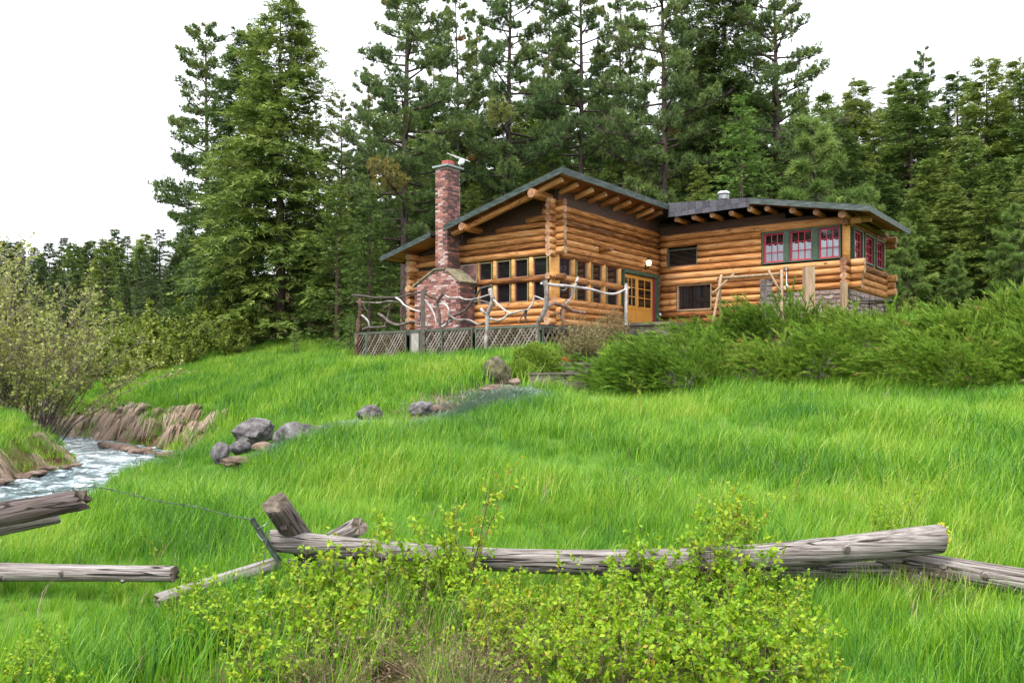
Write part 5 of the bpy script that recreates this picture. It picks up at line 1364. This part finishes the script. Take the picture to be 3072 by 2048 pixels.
# ------------------------------------------------------------------ deciduous bushes
def tri_tubes(S, E, rs, re):
    "straight 3-sided twigs"
    d = unit(E - S); u = unit(np.cross(d, np.array([.31, .17, .93]))); v = np.cross(d, u); n = len(S)
    V = np.empty((n, 6, 3))
    for j in range(3):
        a = 2 * math.pi * j / 3; q = u * math.cos(a) + v * math.sin(a); V[:, j] = S + q * rs[:, None]; V[:, 3 + j] = E + q * re[:, None]
    b = (np.arange(n) * 6)[:, None]
    Q = np.concatenate([b + np.array([[0, 1, 4, 3]]), b + np.array([[1, 2, 5, 4]]), b + np.array([[2, 0, 3, 5]])])
    return V.reshape(-1, 3), Q
def bush_meshes(seed, H, R0, nstem, nseg, ntwig, nleaf, leaf, mat, twmat='twig', vase=.5, arch=0.2, r0=.02, leafstart=.3, base=.25, lw=.4, tcol=(0, 1)):
    r_ = np.random.default_rng(seed)
    S, E, ra_, rb_, LP, LD = [], [], [], [], [], []
    for i in range(nstem):
        az = r_.uniform(0, 6.28); out = r_.uniform(.05, 1) ** .7; h = H * r_.uniform(.6, 1.05) * (1 - .25 * out)
        p = np.array([math.cos(az), math.sin(az), 0]) * R0 * base * out * r_.uniform(.3, 1); d = np.array([math.cos(az) * out * vase, math.sin(az) * out * vase, 1.0]) + r_.normal(size=3) * .08
        path = [p.copy()]; L = h / nseg
        for k in range(nseg):
            d = d + np.array([math.cos(az), math.sin(az), -.3]) * arch * out / nseg + r_.normal(size=3) * .10; d /= np.linalg.norm(d); p = p + d * L; path.append(p.copy())
        path = np.array(path)
        for k in range(nseg):
            S.append(path[k]); E.append(path[k + 1]); ra_.append(r0 * (1 - .85 * k / nseg)); rb_.append(r0 * (1 - .85 * (k + 1) / nseg))
        for j in range(ntwig):
            q = r_.uniform(leafstart, 1.0) * nseg; k = min(int(q), nseg - 1); s = path[k] + (path[k + 1] - path[k]) * (q - k)
            dd = unit((path[k + 1] - path[k]) / L * .7 + r_.normal(size=3) * .6); tl = L * r_.uniform(.4, 1.1); e_ = s + dd * tl
            S.append(s); E.append(e_); ra_.append(r0 * .28); rb_.append(r0 * .12)
            m = r_.uniform(.15, 1.05, nleaf); LP.append(s + (e_ - s) * m[:, None]); ld = dd[None] * .5 + r_.normal(size=(nleaf, 3)) * .7; LD.append(ld)
    S, E, ra_, rb_ = np.array(S), np.array(E), np.array(ra_), np.array(rb_)
    V, Q = tri_tubes(S, E, ra_, rb_)
    tm = np_mesh('stems', V, [Q], [M[twmat]], tint=np.tile(r_.random(len(S)), 3))
    P = np.concatenate(LP); D = unit(np.concatenate(LD)); n = len(P); Ls = leaf * r_.uniform(.45, 1.5, n)
    N = unit(r_.normal(size=(n, 3)) * .6 + np.array([0, 0, .8]))
    V, Q = kites(P, D, N, Ls, Ls * lw * r_.uniform(.8, 1.1, n), .12)
    lm = np_mesh('leaves', V, [Q], [M[mat]], tint=np.clip(tcol[0] + (tcol[1] - tcol[0]) * r_.beta(2.2, 2.2, n), 0, 1))
    return tm, lm, H
def bush(name, proto, x, y, s, label, group=None, ws=1.0, rz=None, zoff=0, cat='shrub'):
    e_ = empty(name, (x, y, gz(x, y) + zoff), rng.uniform(0, 6.28) if rz is None else rz); tag(e_, label, cat, group)
    for me, nm in ((proto[0], 'stems'), (proto[1], 'leaves')):
        o = bpy.data.objects.new(nm, me); o.scale = (s * ws, s * ws, s); link(o, e_)
    return e_
WIL = [bush_meshes(71, 6.6, 3.0, 66, 7, 24, 9, .09, 'willow', vase=.62, arch=.35, r0=.035, leafstart=.4, base=.35), bush_meshes(72, 6.2, 2.8, 54, 7, 22, 9, .09, 'willow', vase=.7, arch=.4, r0=.032, leafstart=.38, base=.3)]
bush('willow_shrub', WIL[0], -16.6, 28.4, 1.1, 'big many-stemmed willow with fresh yellow-green leaves on the creek bank', ws=.95, cat='willow')
bush('willow_shrub', WIL[1], -18.6, 27.2, 1.12, 'willow clump growing just behind the big creek-bank willow', cat='willow')
bush('willow_shrub', WIL[0], -20.6, 31.0, 1.25, 'taller twiggy willow at the back of the creek-bank willows', rz=2.0, cat='willow')
BU = [bush_meshes(81, 3.2, 1.8, 26, 6, 16, 9, .14, 'bush', vase=.8, arch=.5, r0=.022, leafstart=.12), bush_meshes(82, 2.6, 1.7, 22, 6, 16, 9, .14, 'bush', vase=.9, arch=.6, r0=.02, leafstart=.1)]
LB = ['round yellow-green bush at the edge of the far meadow', 'twiggy green bush below the dense firs', 'pale leafy bush beside the far meadow']
for i, (px, Y, s) in enumerate(((395, 50, 1.35), (440, 47, 1.3), (505, 48, 1.25), (560, 45, 1.1), (620, 46, 1.35), (680, 45, 1.3), (330, 46, 1.15), (300, 52, 1.5), (740, 44.5, .9), (470, 43.5, .7), (380, 42, .6), (350, 39, .45), (690, 42.5, .75), (590, 43, .7), (250, 44, 1.1), (655, 50, 1.5), (540, 52, 1.6), (430, 54, 1.7))):
    X = (px - HX) / F * Y
    bush('leafy_bush', BU[i % 2], X, Y, s, LB[i % 3], ('bushes by the far meadow', 'bushes below the firs', 'pale bushes by the far meadow')[i % 3])
for i, (px, Y, s) in enumerate(((2700, 35, .5), (2790, 37, .6), (2900, 38, .6), (2990, 36, .6))):
    bush('leafy_bush', BU[i % 2], (px - HX) / F * Y, Y, s, 'low bright bush under the young pines past the wing', 'low bushes under the young pines')
# bare brown spirea by the deck stairs
SPI = bush_meshes(91, 1.5, .95, 150, 5, 7, 4, .045, 'spirea', 'dry_twig', vase=.75, arch=.25, r0=.006, leafstart=.35, base=.3)
bush('bare_shrub', SPI, (1742 - HX) / F * 24.3, 24.3, 1.02, 'brown bare-twigged shrub in front of the deck railing by the timber steps', ws=.95)
bush('bare_shrub', SPI, (1835 - HX) / F * 25.4, 25.4, .98, 'reddish bare-twigged shrub beside the landing', ws=.85, rz=2.0)

# ------------------------------------------------------------------ junipers
def juniper_meshes(seed, n=1000, mat='juniper', pl=.54, nb=26, lean=(-.6, -.3), core=True):
    "mound of radius 1, height 1, covered in feathery plumes"
    r_ = np.random.default_rng(seed); P, D, L, T = [], [], [], []
    f = r_.uniform(-2, 2, (5, 3)); ph = r_.uniform(0, 6, 5)
    for i in range(n):
        az = r_.uniform(0, 6.28); u = r_.uniform(-.05, 1.0); st = math.sqrt(max(0, 1 - u * u)); q = np.array([math.cos(az) * st, math.sin(az) * st, u])
        if u < .22 and r_.random() < .7: continue
        b = 1 + .26 * sum(math.sin(f[k] @ q * (1.2 + k) + ph[k]) for k in range(5)) / 2
        rad = b * r_.uniform(.62, 1.0); s = q * rad
        s[2] = max(s[2], .02)
        d = q * .55 + np.array([lean[0] + r_.uniform(-.4, .4), lean[1] + r_.uniform(-.4, .4), r_.uniform(.15, .75)]); d /= np.linalg.norm(d)
        l = pl * r_.uniform(.45, 1.1); m = r_.uniform(0, 1, nb); pos = s + d * (l * m)[:, None] * .8; pos[:, 2] -= .28 * l * m ** 2
        sd = unit(np.cross(d, np.array([0, 0, 1.0]))); sg = r_.choice([-1, 1], nb) * (1.05 - m * .7)
        dd = d[None] * 1.0 + sd[None] * (sg * .36)[:, None] + r_.normal(size=(nb, 3)) * .16; dd[:, 2] -= .3 * m
        P.append(pos); D.append(dd); L.append(l * r_.uniform(.14, .30, nb)); bt = r_.normal() * .12 + (.28 if r_.random() < .05 else 0); T.append(np.clip(.34 + bt + .22 * m + r_.normal(size=nb) * .06, 0, 1))
    P, D, L, T = np.concatenate(P), unit(np.concatenate(D)), np.concatenate(L), np.concatenate(T); k = len(P)
    V, Q = needles(P, D, L, L * .075, r_)
    fm = np_mesh('foliage', V, [Q], [M[mat]], tint=T)
    sm = MB(); random.seed(seed)
    for i in range(26):
        a = r_.uniform(0, 6.28); e_ = r_.uniform(.3, .85); sm.tube([(0, 0, -.2), (math.cos(a) * e_ * .4, math.sin(a) * e_ * .4, .22), (math.cos(a) * e_ * .8, math.sin(a) * e_ * .8, .3 + .4 * r_.random())], [.03, .02, .008], 4, cap=False)
    return sm.mesh('stems', [M['twig']]), fm
JUN = [juniper_meshes(101), juniper_meshes(102, lean=(-.35, -.3)), juniper_meshes(103, lean=(-.6, -.15))]
def juniper(px, top, Y, hw, k, label, dep=.8, zoff=-.12, group=None):
    X = (px - HX) / F * Y; g0 = gz(X, Y); h = (HY - top) / F * Y - g0; w_ = hw / F * Y
    e_ = empty('juniper_shrub', (X, Y, g0 + zoff), rng.uniform(-.25, .25)); tag(e_, label, 'juniper', group)
    for me, nm in ((JUN[k][0], 'stems'), (JUN[k][1], 'foliage')):
        o = bpy.data.objects.new(nm, me); o.scale = (w_, w_ * dep, (h - zoff) * .82); link(o, e_)
juniper(1905, 1000, 21.2, 165, 0, 'sprawling juniper spreading towards the timber steps')
juniper(2050, 1010, 20.6, 150, 1, 'low dense juniper at the top of the grassy slope')
juniper(2060, 965, 23.2, 150, 2, 'juniper mound behind the low dense juniper')
juniper(2215, 900, 24.2, 125, 0, 'upright juniper in front of the swing stand')
juniper(2345, 888, 24.0, 130, 1, 'bronze-tipped juniper below the tall square post')
juniper(2265, 1010, 21.4, 140, 2, 'juniper with shadowed hollow between two larger ones')
juniper(2440, 965, 21.6, 165, 0, 'dark brown-tinged juniper in the middle of the hedge')
juniper(2500, 915, 24.6, 120, 2, 'light green juniper in front of the patio table')
juniper(2640, 935, 23.2, 150, 1, 'feathery juniper beside the patio table')
juniper(2700, 1010, 21.0, 160, 2, 'low juniper overhanging the tall meadow grass')
juniper(2830, 905, 22.4, 170, 0, 'wide windswept juniper past the patio table')
juniper(2880, 1000, 20.2, 170, 1, 'spreading juniper overhanging the meadow past the dark hollow')
juniper(2990, 872, 22.2, 165, 2, 'tallest windswept juniper below the broad young pine')
juniper(3090, 960, 20.0, 160, 0, 'juniper at the far end of the hedge')
juniper(3180, 880, 21.5, 170, 1, 'juniper rounding off the hedge')
# round dwarf spruce by the steps
def dome_mesh(seed, n, leaf, mat, flat=1.0):
    r_ = np.random.default_rng(seed); u = r_.uniform(0, 1, n); az = r_.uniform(0, 6.28, n); st = np.sqrt(1 - u * u)
    q = np.stack([np.cos(az) * st, np.sin(az) * st, u], 1); b = 1 + .10 * np.sin(q[:, 0] * 5 + 1) * np.sin(q[:, 1] * 6) + .06 * np.sin(q[:, 2] * 9 + q[:, 0] * 7)
    P = q * (b * r_.uniform(.78, 1.0, n))[:, None]; D = unit(q * .7 + r_.normal(size=(n, 3)) * .5 + [0, 0, .35]); L = leaf * r_.uniform(.6, 1.3, n)
    V, Q = kites(P, D, unit(r_.normal(size=(n, 3))), L, L * .16, .1)
    return np_mesh('foliage', V, [Q], [M[mat]], tint=np.clip(.5 + r_.normal(size=n) * .18, 0, 1))
def dome(px, top, bot, Y, hw, me, label, name):
    p = W(px, bot, Y); p.z = min(p.z, gz(p.x, Y) + .05) if False else p.z
    e_ = empty(name, p); tag(e_, label, 'shrub'); o = bpy.data.objects.new('foliage', me); w_ = hw / F * Y; o.scale = (w_, w_, (bot - top) / F * Y); link(o, e_)
    m2 = MB(); m2.tube([(0, 0, -.3), (0, 0, .35)], [.05, .03], 7); m2.build('stem', M['twig'], e_)
DM = dome_mesh(5, 16000, .10, 'dwarf')
dome(1610, 1035, 1128, 23.0, 82, DM, 'rounded dwarf spruce cushion above the mossy boulder', 'dwarf_spruce')
dome(1568, 1082, 1152, 22.2, 58, DM, 'smaller dwarf spruce cushion touching the mossy boulder', 'dwarf_spruce')

# ------------------------------------------------------------------ leafy shrubs round the fence
SH = [bush_meshes(111 + i, .82, .5, 22, 5, 8, 10, .040, 'shrub', 'dry_twig', vase=.95, arch=.5, r0=.0055, leafstart=.2, base=.36, lw=.34) for i in range(4)]
SHT = bush_meshes(121, 1.5, .3, 6, 7, 8, 9, .040, 'shrub', 'dry_twig', vase=.35, arch=.15, r0=.008, leafstart=.25, base=.06, lw=.32, tcol=(.3, 1.0))
SHM = bush_meshes(122, 1.0, .4, 20, 6, 9, 10, .036, 'shrub', 'dry_twig', vase=.55, arch=.3, r0=.006, leafstart=.3, base=.25, lw=.34, tcol=(.25, 1.0))
DEAD = bush_meshes(123, .75, .5, 60, 5, 5, 1, .02, 'spirea', 'dry_twig', vase=1.2, arch=.6, r0=.004, leafstart=.2, base=.5)
spots = [(640, 7.0, .62), (760, 6.6, .78), (900, 6.9, .85), (1010, 7.2, 1.0), (1120, 7.1, 1.22), (1240, 7.2, 1.1), (1340, 7.0, 1.0), (1450, 6.8, .8), (1560, 6.8, .72), (1700, 6.7, .78), (1820, 6.9, .85), (1950, 7.0, .95), (2060, 7.1, 1.15), (2160, 7.1, 1.1), (2260, 7.0, .8), (2340, 6.6, .65),
         (700, 6.0, .8), (850, 5.9, .85), (1000, 6.1, .9), (1150, 6.0, .65), (1460, 6.1, .8), (1600, 6.0, .75), (1760, 5.9, .9), (1900, 6.0, .95), (2060, 5.9, .95), (2200, 6.0, .9), (2330, 5.9, .85),
         (780, 5.3, .75), (1650, 5.3, .75), (1880, 5.2, .9), (2120, 5.2, .95), (2330, 5.3, .8), (60, 5.4, .6), (170, 5.2, .55), (-40, 5.2, .6), (540, 6.5, .5), (2450, 5.2, .5)]
for i, (px, Y, s) in enumerate(spots):
    X = (px - HX) / F * Y
    lab, g = (('bright leafy shrub growing up through the longest fence rail', 'leafy shrubs along the longest rail') if i < 16 else ('bright leafy shrub in the thicket before the fence', 'leafy shrubs before the fence'))
    if px < 200: lab, g = 'small leafy shrub in the grass before the bleached level log', 'leafy shrubs before the level log'
    bush('leafy_shrub', SH[i % 4], X, Y + rng.uniform(-.15, .15), s, lab, g)
bush('leafy_shrub', SHT, (1392 - HX) / F * 7.25, 7.25, 1.12, 'tall thin shoot with reddish tips standing above the rail')
bush('leafy_shrub', SHM, (1330 - HX) / F * 7.3, 7.3, 1.15, 'bushy shrub at the foot of the tall thin shoot', ws=.8)
bush('leafy_shrub', SHM, (2190 - HX) / F * 8.3, 8.3, 1.0, 'upright bushy shrub with orange tips behind the rail', ws=1.0)
bush('leafy_shrub', SHM, (2640 - HX) / F * 8.8, 8.8, .72, 'smaller orange-tipped shrub behind the lichened rail end', ws=.9)
bush('leafy_shrub', SHT, (2716 - HX) / F * 8.9, 8.9, .72, 'slender orange-tipped shoot behind the lichened rail end', ws=.8)
for px, Y, s, lab in ((1920, 17.5, .7, 'thin yellow shoot in the grass below the junipers'), (1240, 15.0, .65, 'thin reddish shoot in the grass before the blue juniper mat'), (2385, 10.5, .5, 'thin orange shoot in the meadow behind the long rail'), (470, 8.6, .45, 'sparse thin shoot beyond the bleached level log')):
    bush('leafy_shrub', SHT, (px - HX) / F * Y, Y, s, lab, ws=.6)
for i, (px, Y, s) in enumerate(((1150, 5.8, 1.), (1330, 5.5, 1.), (1480, 5.6, .9), (1000, 5.2, .9), (1250, 6.5, .9), (1560, 6.4, .8), (2000, 6.5, .7), (1400, 5.1, .8), (1800, 5.4, .7), (860, 5.4, .7), (2780, 7.3, .7))):
    bush('dead_shrub', DEAD, (px - HX) / F * Y, Y, s, 'tangle of dead brown twigs inside the shrub thicket' if i < 10 else 'tangle of dead brown twigs under the crossing of the rails', 'dead twigs in the thicket' if i < 10 else None)

# ------------------------------------------------------------------ grass (clumps of blades on points)
def clump(seed, nb, rad, h0, h1, w_, mat, droop=.35, seg=3, flat=0.0):
    r_ = np.random.default_rng(seed); V, Q, T3, tt = [], [], [], []
    for i in range(nb):
        a = r_.uniform(0, 6.28); q = rad * math.sqrt(r_.random()); p = np.array([math.cos(a) * q, math.sin(a) * q, -.04]); h = r_.uniform(h0, h1); az = r_.uniform(0, 6.28)
        dr = droop * r_.uniform(.3, 1.6); d = np.array([math.cos(az), math.sin(az), 0]); s = np.array([-math.sin(az + .6), math.cos(az + .6), 0]); n = len(V); ww = w_ * r_.uniform(.7, 1.3)
        for k in range(seg + 1):
            t = k / seg; c = p + d * (h * dr * t ** 2.1 + flat * h * t) + np.array([0, 0, h * (t - .32 * dr * t ** 3) * (1 - flat * .7)]); w2 = ww * (1 - t ** 1.6)
            if k < seg: V += [c - s * w2 / 2, c + s * w2 / 2]
            else: V.append(c)
        for k in range(seg - 1): Q.append((n + 2 * k, n + 2 * k + 1, n + 2 * k + 3, n + 2 * k + 2))
        T3.append((n + 2 * seg - 2, n + 2 * seg - 1, n + 2 * seg)); v = r_.normal() * .2 + .45; tt.append(v)
    nq = len(Q) // nb
    return np_mesh('blades', np.array(V), [np.array(Q), np.array(T3)], [M[mat]], tint=np.clip(np.concatenate([np.repeat(tt, nq), tt]), 0, 1))
def scatter(name, label, cat, clumps, pts, rot, scl, pick, tilt=None):
    "one object: points that carry clumps of blades"
    me = bpy.data.meshes.new(name); me.vertices.add(len(pts)); me.vertices.foreach_set('co', np.asarray(pts, np.float32).ravel())
    rr = np.zeros((len(pts), 3), np.float32); rr[:, 2] = rot
    if tilt is not None: rr[:, :2] = tilt
    me.attributes.new('rot', 'FLOAT_VECTOR', 'POINT').data.foreach_set('vector', rr.ravel())
    me.attributes.new('scl', 'FLOAT', 'POINT').data.foreach_set('value', np.asarray(scl, np.float32))
    me.attributes.new('pick', 'INT', 'POINT').data.foreach_set('value', np.asarray(pick, np.int32))
    cl = bpy.data.collections.new(name + '_clumps')
    for i, c in enumerate(clumps): cl.objects.link(bpy.data.objects.new('%s_blades' % name, c))
    o = link(bpy.data.objects.new(name, me))
    ng = bpy.data.node_groups.new(name, 'GeometryNodeTree')
    ng.interface.new_socket('Geometry', in_out='INPUT', socket_type='NodeSocketGeometry'); ng.interface.new_socket('Geometry', in_out='OUTPUT', socket_type='NodeSocketGeometry')
    n, l = ng.nodes, ng.links
    gi, go = n.new('NodeGroupInput'), n.new('NodeGroupOutput'); ip = n.new('GeometryNodeInstanceOnPoints'); ci = n.new('GeometryNodeCollectionInfo')
    ci.inputs['Collection'].default_value = cl; ci.inputs['Separate Children'].default_value = True; ci.inputs['Reset Children'].default_value = True
    ip.inputs['Pick Instance'].default_value = True
    for nm, dt, sk in (('rot', 'FLOAT_VECTOR', 'Rotation'), ('scl', 'FLOAT', 'Scale'), ('pick', 'INT', 'Instance Index')):
        a = n.new('GeometryNodeInputNamedAttribute'); a.data_type = dt; a.inputs['Name'].default_value = nm
        l.new([s for s in a.outputs if s.enabled and s.name == 'Attribute'][0], ip.inputs[sk])
    l.new(gi.outputs[0], ip.inputs['Points']); l.new(ci.outputs[0], ip.inputs['Instance']); l.new(ip.outputs[0], go.inputs[0])
    o.modifiers.new('blades', 'NODES').node_group = ng
    tag(o, label, cat, kind='stuff'); return o
def field(dens, Y0, Y1, half=.72, seed=1, keep=None):
    r_ = np.random.default_rng(seed)
    area = (Y1 ** 2 - Y0 ** 2) * half; n = int(area * dens)
    Y = np.sqrt(r_.uniform(Y0 ** 2, Y1 ** 2, n)); X = r_.uniform(-half, half, n) * Y
    lx = (X - CX0) * 0.7917 - (Y - CY0) * 0.611; ly = (X - CX0) * 0.611 + (Y - CY0) * 0.7917
    ok = creek_dist(X, Y) > 1.5 + .25 * np.sin(X * 2.1 + Y * 1.7)
    ok &= ~((lx > -7.6) & (lx < 9.2) & (ly > -2.95) & (ly < 14)); ok &= ~((lx > 1.2) & (lx < 9) & (ly > -1.5))
    ok &= Y < 47 - .16 * (X + 6)
    for rx, ry, rr in ROCKS: ok &= np.hypot(X - rx, Y - ry) > rr * .8; ok &= ~((np.abs(X - rx * Y / ry) < rr * 1.0) & (Y < ry) & (Y > ry - .9))
    ok &= ~((X > .3) & (X < 2.4) & (Y > 21.2) & (Y < 25))
    # worn dry bank between the rocks
    bank = np.exp(-((X + 1.6 - (Y - 19.8) * .9) / 1.4) ** 2 - ((Y - 20.4) / 1.0) ** 2); ok &= r_.random(n) > bank * .9
    for q in BLINE: ok &= np.hypot((X - q[0]) / q[2], (Y - q[1]) / (q[2] * .8)) > 1
    if keep is not None: ok &= keep(X, Y, r_)
    X, Y = X[ok], Y[ok]; return np.stack([X, Y, zt(X, Y)], 1), r_
BLINE = [(p[0], p[1], .26 + (.5 if k > 116 else 0) + .25 * math.exp(-((k / 150 - .3) / .15) ** 2)) for k, p in enumerate(smooth_line(np.array([(-4.9, 16.2), (-3.9, 16.7), (-2.9, 17.6), (-1.5, 18.6), (-.3, 19.4), (.5, 20.2)]), 30)) if k % 8 == 0]
GN = [clump(130 + i, 26, .13, .20, .46, .0095, 'grass', .38, 4) for i in range(8)]
GM = [clump(140 + i, 30, .22, .22, .50, .011, 'grass', .42, 4) for i in range(8)]
GF = [clump(150 + i, 34, .34, .26, .52, .020, 'grass', .34, 2) for i in range(6)]
def patchy(X, Y): return .95 + .38 * np.sin(X * .9 + 1.3 * np.sin(Y * .5)) * np.sin(Y * .8 + X * .35)
def thin_shrub(X, Y, r_): return ~((X > -2.4) & (X < 1.9) & (Y < 6.7) & (r_.random(len(X)) < .75))
for nm, cl, dens, a, b, sd, sc0 in (('grass', GN, 78, 4.3, 11, 1, 1.0), ('grass', GM, 34, 11, 20, 2, 1.0), ('grass', GF, 17, 20, 48, 3, 1.0)):
    P_, r_ = field(dens, a, b, seed=sd, keep=thin_shrub if sd == 1 else None); n = len(P_)
    pk = r_.integers(0, len(cl), n); s = sc0 * patchy(P_[:, 0], P_[:, 1]) * r_.uniform(.7, 1.2, n)
    s *= np.where((P_[:, 0] > 3.2) & (P_[:, 1] < 6.1), 1.35, 1.0) * np.where(creek_dist(P_[:, 0], P_[:, 1]) < 3, .75, 1)
    s *= np.where((P_[:, 1] > 6.2) & (P_[:, 1] < 7.9) & ((P_[:, 0] < -2.6) | (P_[:, 0] > .6)), .70, 1.0)
    scatter('grass', 'lush green meadow grass covering the slope below the cabin', 'grass', cl, P_, r_.uniform(0, 6.28, n), s, pk, r_.normal(size=(n, 2)) * .08)
# dry grass draping the cut banks
def hanging(seed, nb):
    r_ = np.random.default_rng(seed); V, Q, tt = [], [], []
    for i in range(nb):
        p = np.array([r_.uniform(-.15, .1), r_.uniform(-.22, .22), r_.uniform(-.03, .05)]); L = r_.uniform(.45, 1.05); yw = r_.uniform(-.35, .35); n = len(V); w_ = r_.uniform(.010, .020); out = r_.uniform(.45, .8); lift = r_.uniform(.05, .22)
        for k in range(5):
            t = k / 4; c = p + np.array([L * out * t, L * yw * t, lift * L * math.sin(math.pi * min(t * 1.6, 1)) - L * .62 * t ** 1.7]); V += [c + [0, w_ * (1 - .8 * t), 0], c - [0, w_ * (1 - .8 * t), 0]]
        for k in range(4): Q.append((n + 2 * k, n + 2 * k + 1, n + 2 * k + 3, n + 2 * k + 2)); 
        tt += [r_.normal() * .22 + .5] * 4
    return np_mesh('blades', np.array(V), [np.array(Q)], [M['dry_grass']], tint=np.clip(tt, 0, 1))
DG = [hanging(160 + i, 60) for i in range(4)]
r_ = np.random.default_rng(9); pts, rot = [], []
for i in range(6000):
    k = r_.integers(12, len(CRK) - 40); t = tn[k]; nr = np.array([-t[1], t[0]]); sdn = r_.choice([-1, 1]); q = CRK[k] + t * r_.uniform(-.3, .3) + nr * sdn * r_.uniform(1.9, 2.75)
    right_far = sdn > 0 and q[1] > 25.2; left_near = sdn < 0 and 17 < q[1] < 26
    if (right_far and r_.random() < .55 * (.35 + .65 * math.sin(q[0] * 1.7) ** 2)) or (left_near and r_.random() < .035): pts.append(q); rot.append(math.atan2(-nr[1] * sdn, -nr[0] * sdn) + r_.normal() * .35)
pts, rot = np.array(pts)[:300], np.array(rot)[:300]; pz = zt(pts[:, 0], pts[:, 1])
scatter('dry_grass', 'tan dead grass drooping over the cut creek banks', 'grass', DG, np.column_stack([pts, pz + .05]), rot, r_.uniform(.6, 1.1, len(pts)), r_.integers(0, 4, len(pts)))
r_ = np.random.default_rng(10); n = 420; Yd = r_.normal(20.2, .9, n); Xd = -1.7 + (Yd - 19.8) * .9 + r_.normal(0, 1.1, n); ok = (Yd < 21.5) & (Yd > 18.5)
scatter('dry_grass', 'tan dead grass on the worn bank between the rocks', 'grass', [clump(170 + i, 22, .16, .08, .22, .012, 'dry_grass', 1.2, 3) for i in range(3)], np.column_stack([Xd, Yd, zt(Xd, Yd)])[ok], r_.uniform(0, 6.28, ok.sum()), r_.uniform(.6, 1.2, ok.sum()), r_.integers(0, 3, ok.sum()), r_.normal(size=(ok.sum(), 2)) * .3)
# blue creeping juniper
BJ = [clump(180 + i, 46, .22, .14, .36, .022, 'blue_cover', .7, 3, flat=.35) for i in range(4)]
pts = []
line = smooth_line(np.array([(-4.9, 16.2), (-3.9, 16.7), (-2.9, 17.6), (-1.5, 18.6), (-.3, 19.4), (.5, 20.2)]), 30)
r_ = np.random.default_rng(12)
for k, p in enumerate(line):
    t = k / len(line); w_ = .36 + (.55 if t > .75 else 0) + .28 * math.exp(-((t - .3) / .15) ** 2)
    for _ in range(26 if t > .78 else int(5 + 9 * abs(math.sin(k * .13)))): pts.append(p + r_.normal(size=2) * [w_ * .75, w_ * .42])
pts = np.array(pts)
scatter('ground_cover', 'blue-green creeping juniper mat trailing down past the rocks', 'ground cover', BJ, np.column_stack([pts, zt(pts[:, 0], pts[:, 1])]), r_.uniform(0, 6.28, len(pts)), r_.uniform(.45, 1.0, len(pts)), r_.integers(0, 4, len(pts)))

# a few dry stalks left from last year
r_ = np.random.default_rng(21); P_, _ = field(1.1, 5.0, 19, seed=33); P_ = P_[r_.random(len(P_)) < .8]
scatter('dry_grass', 'scattered tan dry stalks standing in the green meadow', 'grass', [clump(190 + i, 5, .10, .25, .55, .006, 'dry_grass', .5, 3) for i in range(4)], P_, r_.uniform(0, 6.28, len(P_)), r_.uniform(.7, 1.15, len(P_)), r_.integers(0, 4, len(P_)), r_.normal(size=(len(P_), 2)) * .15)
